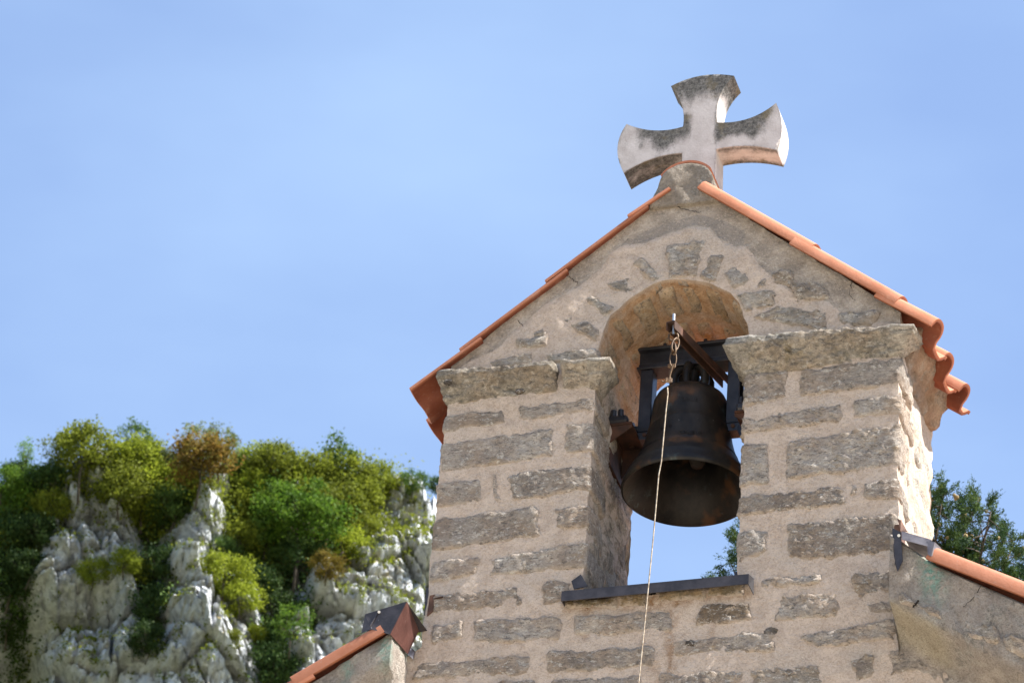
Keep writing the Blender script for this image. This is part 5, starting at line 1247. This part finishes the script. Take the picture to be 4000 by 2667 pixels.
# undergrowth nobody could count
rs = np.random.RandomState(5)
veg = np.clip(NEG_ * 0.45, 0, 1) + 0.8 * np.exp(-((OVER_ - 0.2) / 1.2) ** 2) * (OVER_ > 0) + 0.30 * np.exp(-((PX_ - 640) / 120) ** 2 - ((PY_ - 1180) / 70) ** 2)
veg *= np.clip(1 - 1.3 * ROCK_, 0, 1); vis = (PX_ > -60) & (PX_ < 1080) & (PY_ > 1000) & (PY_ < 1640)
patch = fbm(np.c_[S_, Z_, 0 * S_] * 0.55 + 60, 3)
pr = veg * vis * np.clip(0.6 + patch * 1.5, 0, 1.5)
band = (np.exp(-((PX_ - 330) / 90) ** 2 - ((PY_ - 1120) / 50) ** 2) + np.exp(-((PX_ - 690) / 170) ** 2 - ((PY_ - 1135) / 75) ** 2) + 0.7 * np.exp(-((PX_ - 60) / 80) ** 2 - ((PY_ - 1130) / 60) ** 2)
        + np.exp(-((PX_ - 590) / 60) ** 2 - ((PY_ - 1220) / 60) ** 2))
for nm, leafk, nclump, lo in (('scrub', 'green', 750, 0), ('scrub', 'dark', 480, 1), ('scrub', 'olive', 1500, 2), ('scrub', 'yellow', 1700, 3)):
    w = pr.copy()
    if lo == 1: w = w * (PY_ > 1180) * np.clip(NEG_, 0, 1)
    if lo == 2: w = w * (PY_ < 1260) + vis * band * 0.5 * np.clip(1.2 - ROCK_, 0, 1)
    if lo == 3: w = vis * band * np.clip(0.3 + patch * 2, 0.05, 2) * np.clip(1.2 - ROCK_, 0, 1)
    k = rs.choice(len(w), nclump, p=w / w.sum()); C = CV[k] - FH * 0.15 + rs.normal(size=(nclump, 3)) * 0.12
    lv = np.concatenate([c_ + rs.normal(size=(44, 3)) * np.array([0.32, 0.32, 0.22]) for c_ in C])
    o = link(nm, quads_mesh(nm, leaf_quads(lv, 0.105, rs)), LEAF[leafk]); tag(o, kind='stuff')
gw = vis * np.clip(0.2 + 0.9 * np.exp(-((PX_ - 930) / 140) ** 2 - ((PY_ - 1260) / 150) ** 2) + 0.35 * POS_ / 2, 0, 1) * (patch > -0.1)
k = rs.choice(len(gw), 520, p=gw / gw.sum()); C = CV[k] - FH * 0.05
lv = np.concatenate([c_ + rs.normal(size=(14, 3)) * np.array([0.14, 0.14, 0.07]) for c_ in C])
o = link('dry_grass', quads_mesh('dry_grass', leaf_quads(lv, 0.075, rs, 0.1, 2.0)), LEAF['yellow']); tag(o, kind='stuff')
k = rs.choice(len(gw), 420, p=gw / gw.sum()); C = CV[k] - FH * 0.05
lv = np.concatenate([c_ + rs.normal(size=(22, 3)) * np.array([0.15, 0.15, 0.10]) for c_ in C])
o = link('low_herbs', quads_mesh('low_herbs', leaf_quads(lv, 0.10, rs)), LEAF['olive']); tag(o, kind='stuff')

# ------------------------------------------------------------------ cypress behind the chapel
YT = 12.0
cy_base = np.array([-1.75, YT + 0.2, GZ])
cyp = thing('cypress_tree', 'dark green cypress hung with pale cones behind the chapel roof', 'tree', tuple(cy_base))
BR = [[(2150, 1400), (2148, 1220), (2168, 1100)], [(2175, 1380), (2205, 1210), (2252, 1115)], [(2215, 1400), (2255, 1240), (2276, 1150)], [(2270, 1420), (2305, 1280), (2330, 1222)],
      [(2320, 1440), (2350, 1320), (2385, 1265)], [(2095, 1400), (2090, 1220), (2105, 1100)], [(2030, 1400), (2020, 1200), (2030, 1080)], [(1960, 1400), (1940, 1200), (1950, 1090)],
      [(1900, 1400), (1860, 1220), (1850, 1110)], [(1830, 1420), (1780, 1260), (1760, 1140)], [(1765, 1420), (1725, 1290), (1715, 1215)], [(1735, 1420), (1700, 1340), (1686, 1285)], [(2400, 1450), (2430, 1360), (2450, 1330)], [(2190, 1420), (2200, 1300), (2215, 1230)], [(2250, 1420), (2290, 1330), (2310, 1300)], [(2125, 1420), (2160, 1300), (2175, 1210)]]
rs = np.random.RandomState(9); tb = MB(); needles = []; cones = []
trunk_top = np.array(at(2120, 1480, YT))
tb.tube([cy_base - np.array([0, 0, 0.2]), cy_base + np.array([0.05, 0, 5]), (trunk_top + cy_base) / 2 + np.array([0.1, 0, 2.5]), trunk_top], [0.26, 0.2, 0.15, 0.09], 10)
def needles_at(c_, d_, n, L0, spread):
    t = rs.uniform(0, 1, (n, 1)); p = c_ + d_ * t * L0 + rs.normal(size=(n, 3)) * spread; return p, np.repeat(d_[None], n, 0)
for bi, pl in enumerate(BR):
    dy = rs.uniform(-0.45, 0.45); P = [np.array(at(x, y + 24, YT + dy * (0.4 + 0.3 * k))) for k, (x, y) in enumerate(pl)]
    tb.tube([trunk_top, (trunk_top + P[0]) / 2 + np.array([0, 0, -0.1]), P[0], P[1], P[2]], [0.03, 0.024, 0.018, 0.01, 0.004], 6)
    for j in range(38):
        t = rs.uniform(0.05, 2.0); a_, b_ = (P[0], P[1]) if t < 1 else (P[1], P[2]); c_ = a_ + (b_ - a_) * (t % 1.0 if t < 2 else 1)
        wid = 0.13 * (1.15 - 0.32 * t)
        c2 = c_ + rs.normal(size=3) * np.array([wid, wid, wid * 0.7])
        tb.tube([c_, (c_ + c2) / 2 + np.array([0, 0, 0.01]), c2], [0.006, 0.004, 0.002], 3)
        for q in range(5):
            d_ = (c2 - c_) * 2.0 + rs.normal(size=3) * 0.12 + np.array([0, 0, 0.16]); d_ /= np.linalg.norm(d_)
            needles.append(needles_at(c2, d_, 52, rs.uniform(0.07, 0.14), 0.010))
        if rs.rand() < 0.22: cones.append(c2 + rs.normal(size=3) * 0.03)
NP = np.concatenate([n[0] for n in needles]); ND = np.concatenate([n[1] for n in needles])
ND = ND + rs.normal(size=ND.shape) * 0.55; ND /= np.linalg.norm(ND, axis=1)[:, None]; sd_ = rs.normal(size=ND.shape); sd_ -= ND * (sd_ * ND).sum(1)[:, None]; sd_ /= np.linalg.norm(sd_, axis=1)[:, None]
Ln = rs.uniform(0.014, 0.028, (len(NP), 1)); Wn = 0.0032
Vn = np.stack([NP, NP + ND * Ln * 0.5 + sd_ * Wn, NP + ND * Ln, NP + ND * Ln * 0.5 - sd_ * Wn], 1).reshape(-1, 3)
# lower crown, seen only from elsewhere
hz_ = rs.uniform(2.5, 15.6, 15000); wz_ = np.interp(hz_, [2.5, 6, 12, 16], [1.5, 1.7, 1.5, 1.2]); an_ = rs.uniform(0, 6.283, 15000)
lowC = cy_base + np.c_[np.cos(an_) * wz_ * rs.uniform(0.6, 1.05, 15000), np.sin(an_) * wz_ * rs.uniform(0.6, 1.05, 15000), hz_]
lowC[:, 0] += 0.02 * (lowC[:, 2] - GZ)
Vn = np.vstack([Vn, leaf_quads(lowC, 0.13, rs, 0.6, 2.2)])
part('crown', quads_mesh('crown', Vn), LEAF['cypress'], cyp)
tb.build('trunk', M['bark'], cyp, True, False)
bm = bmesh.new(); bmesh.ops.create_icosphere(bm, subdivisions=2, radius=0.0155)
for v in bm.verts: v.co *= 1 + 0.10 * math.sin(v.co.x * 400) * math.cos(v.co.z * 330)
cone_me = bpy.data.meshes.new('cone'); bm.to_mesh(cone_me); bm.free(); cone_me.materials.append(M['cone'])
for c_ in cones:
    for k in range(rs.randint(1, 4)):
        o = link('cone', cone_me, None); adopt(o, cyp); o.location = c_ + rs.normal(size=3) * 0.022; s = rs.uniform(0.8, 1.15); o.scale = (s, s, s)
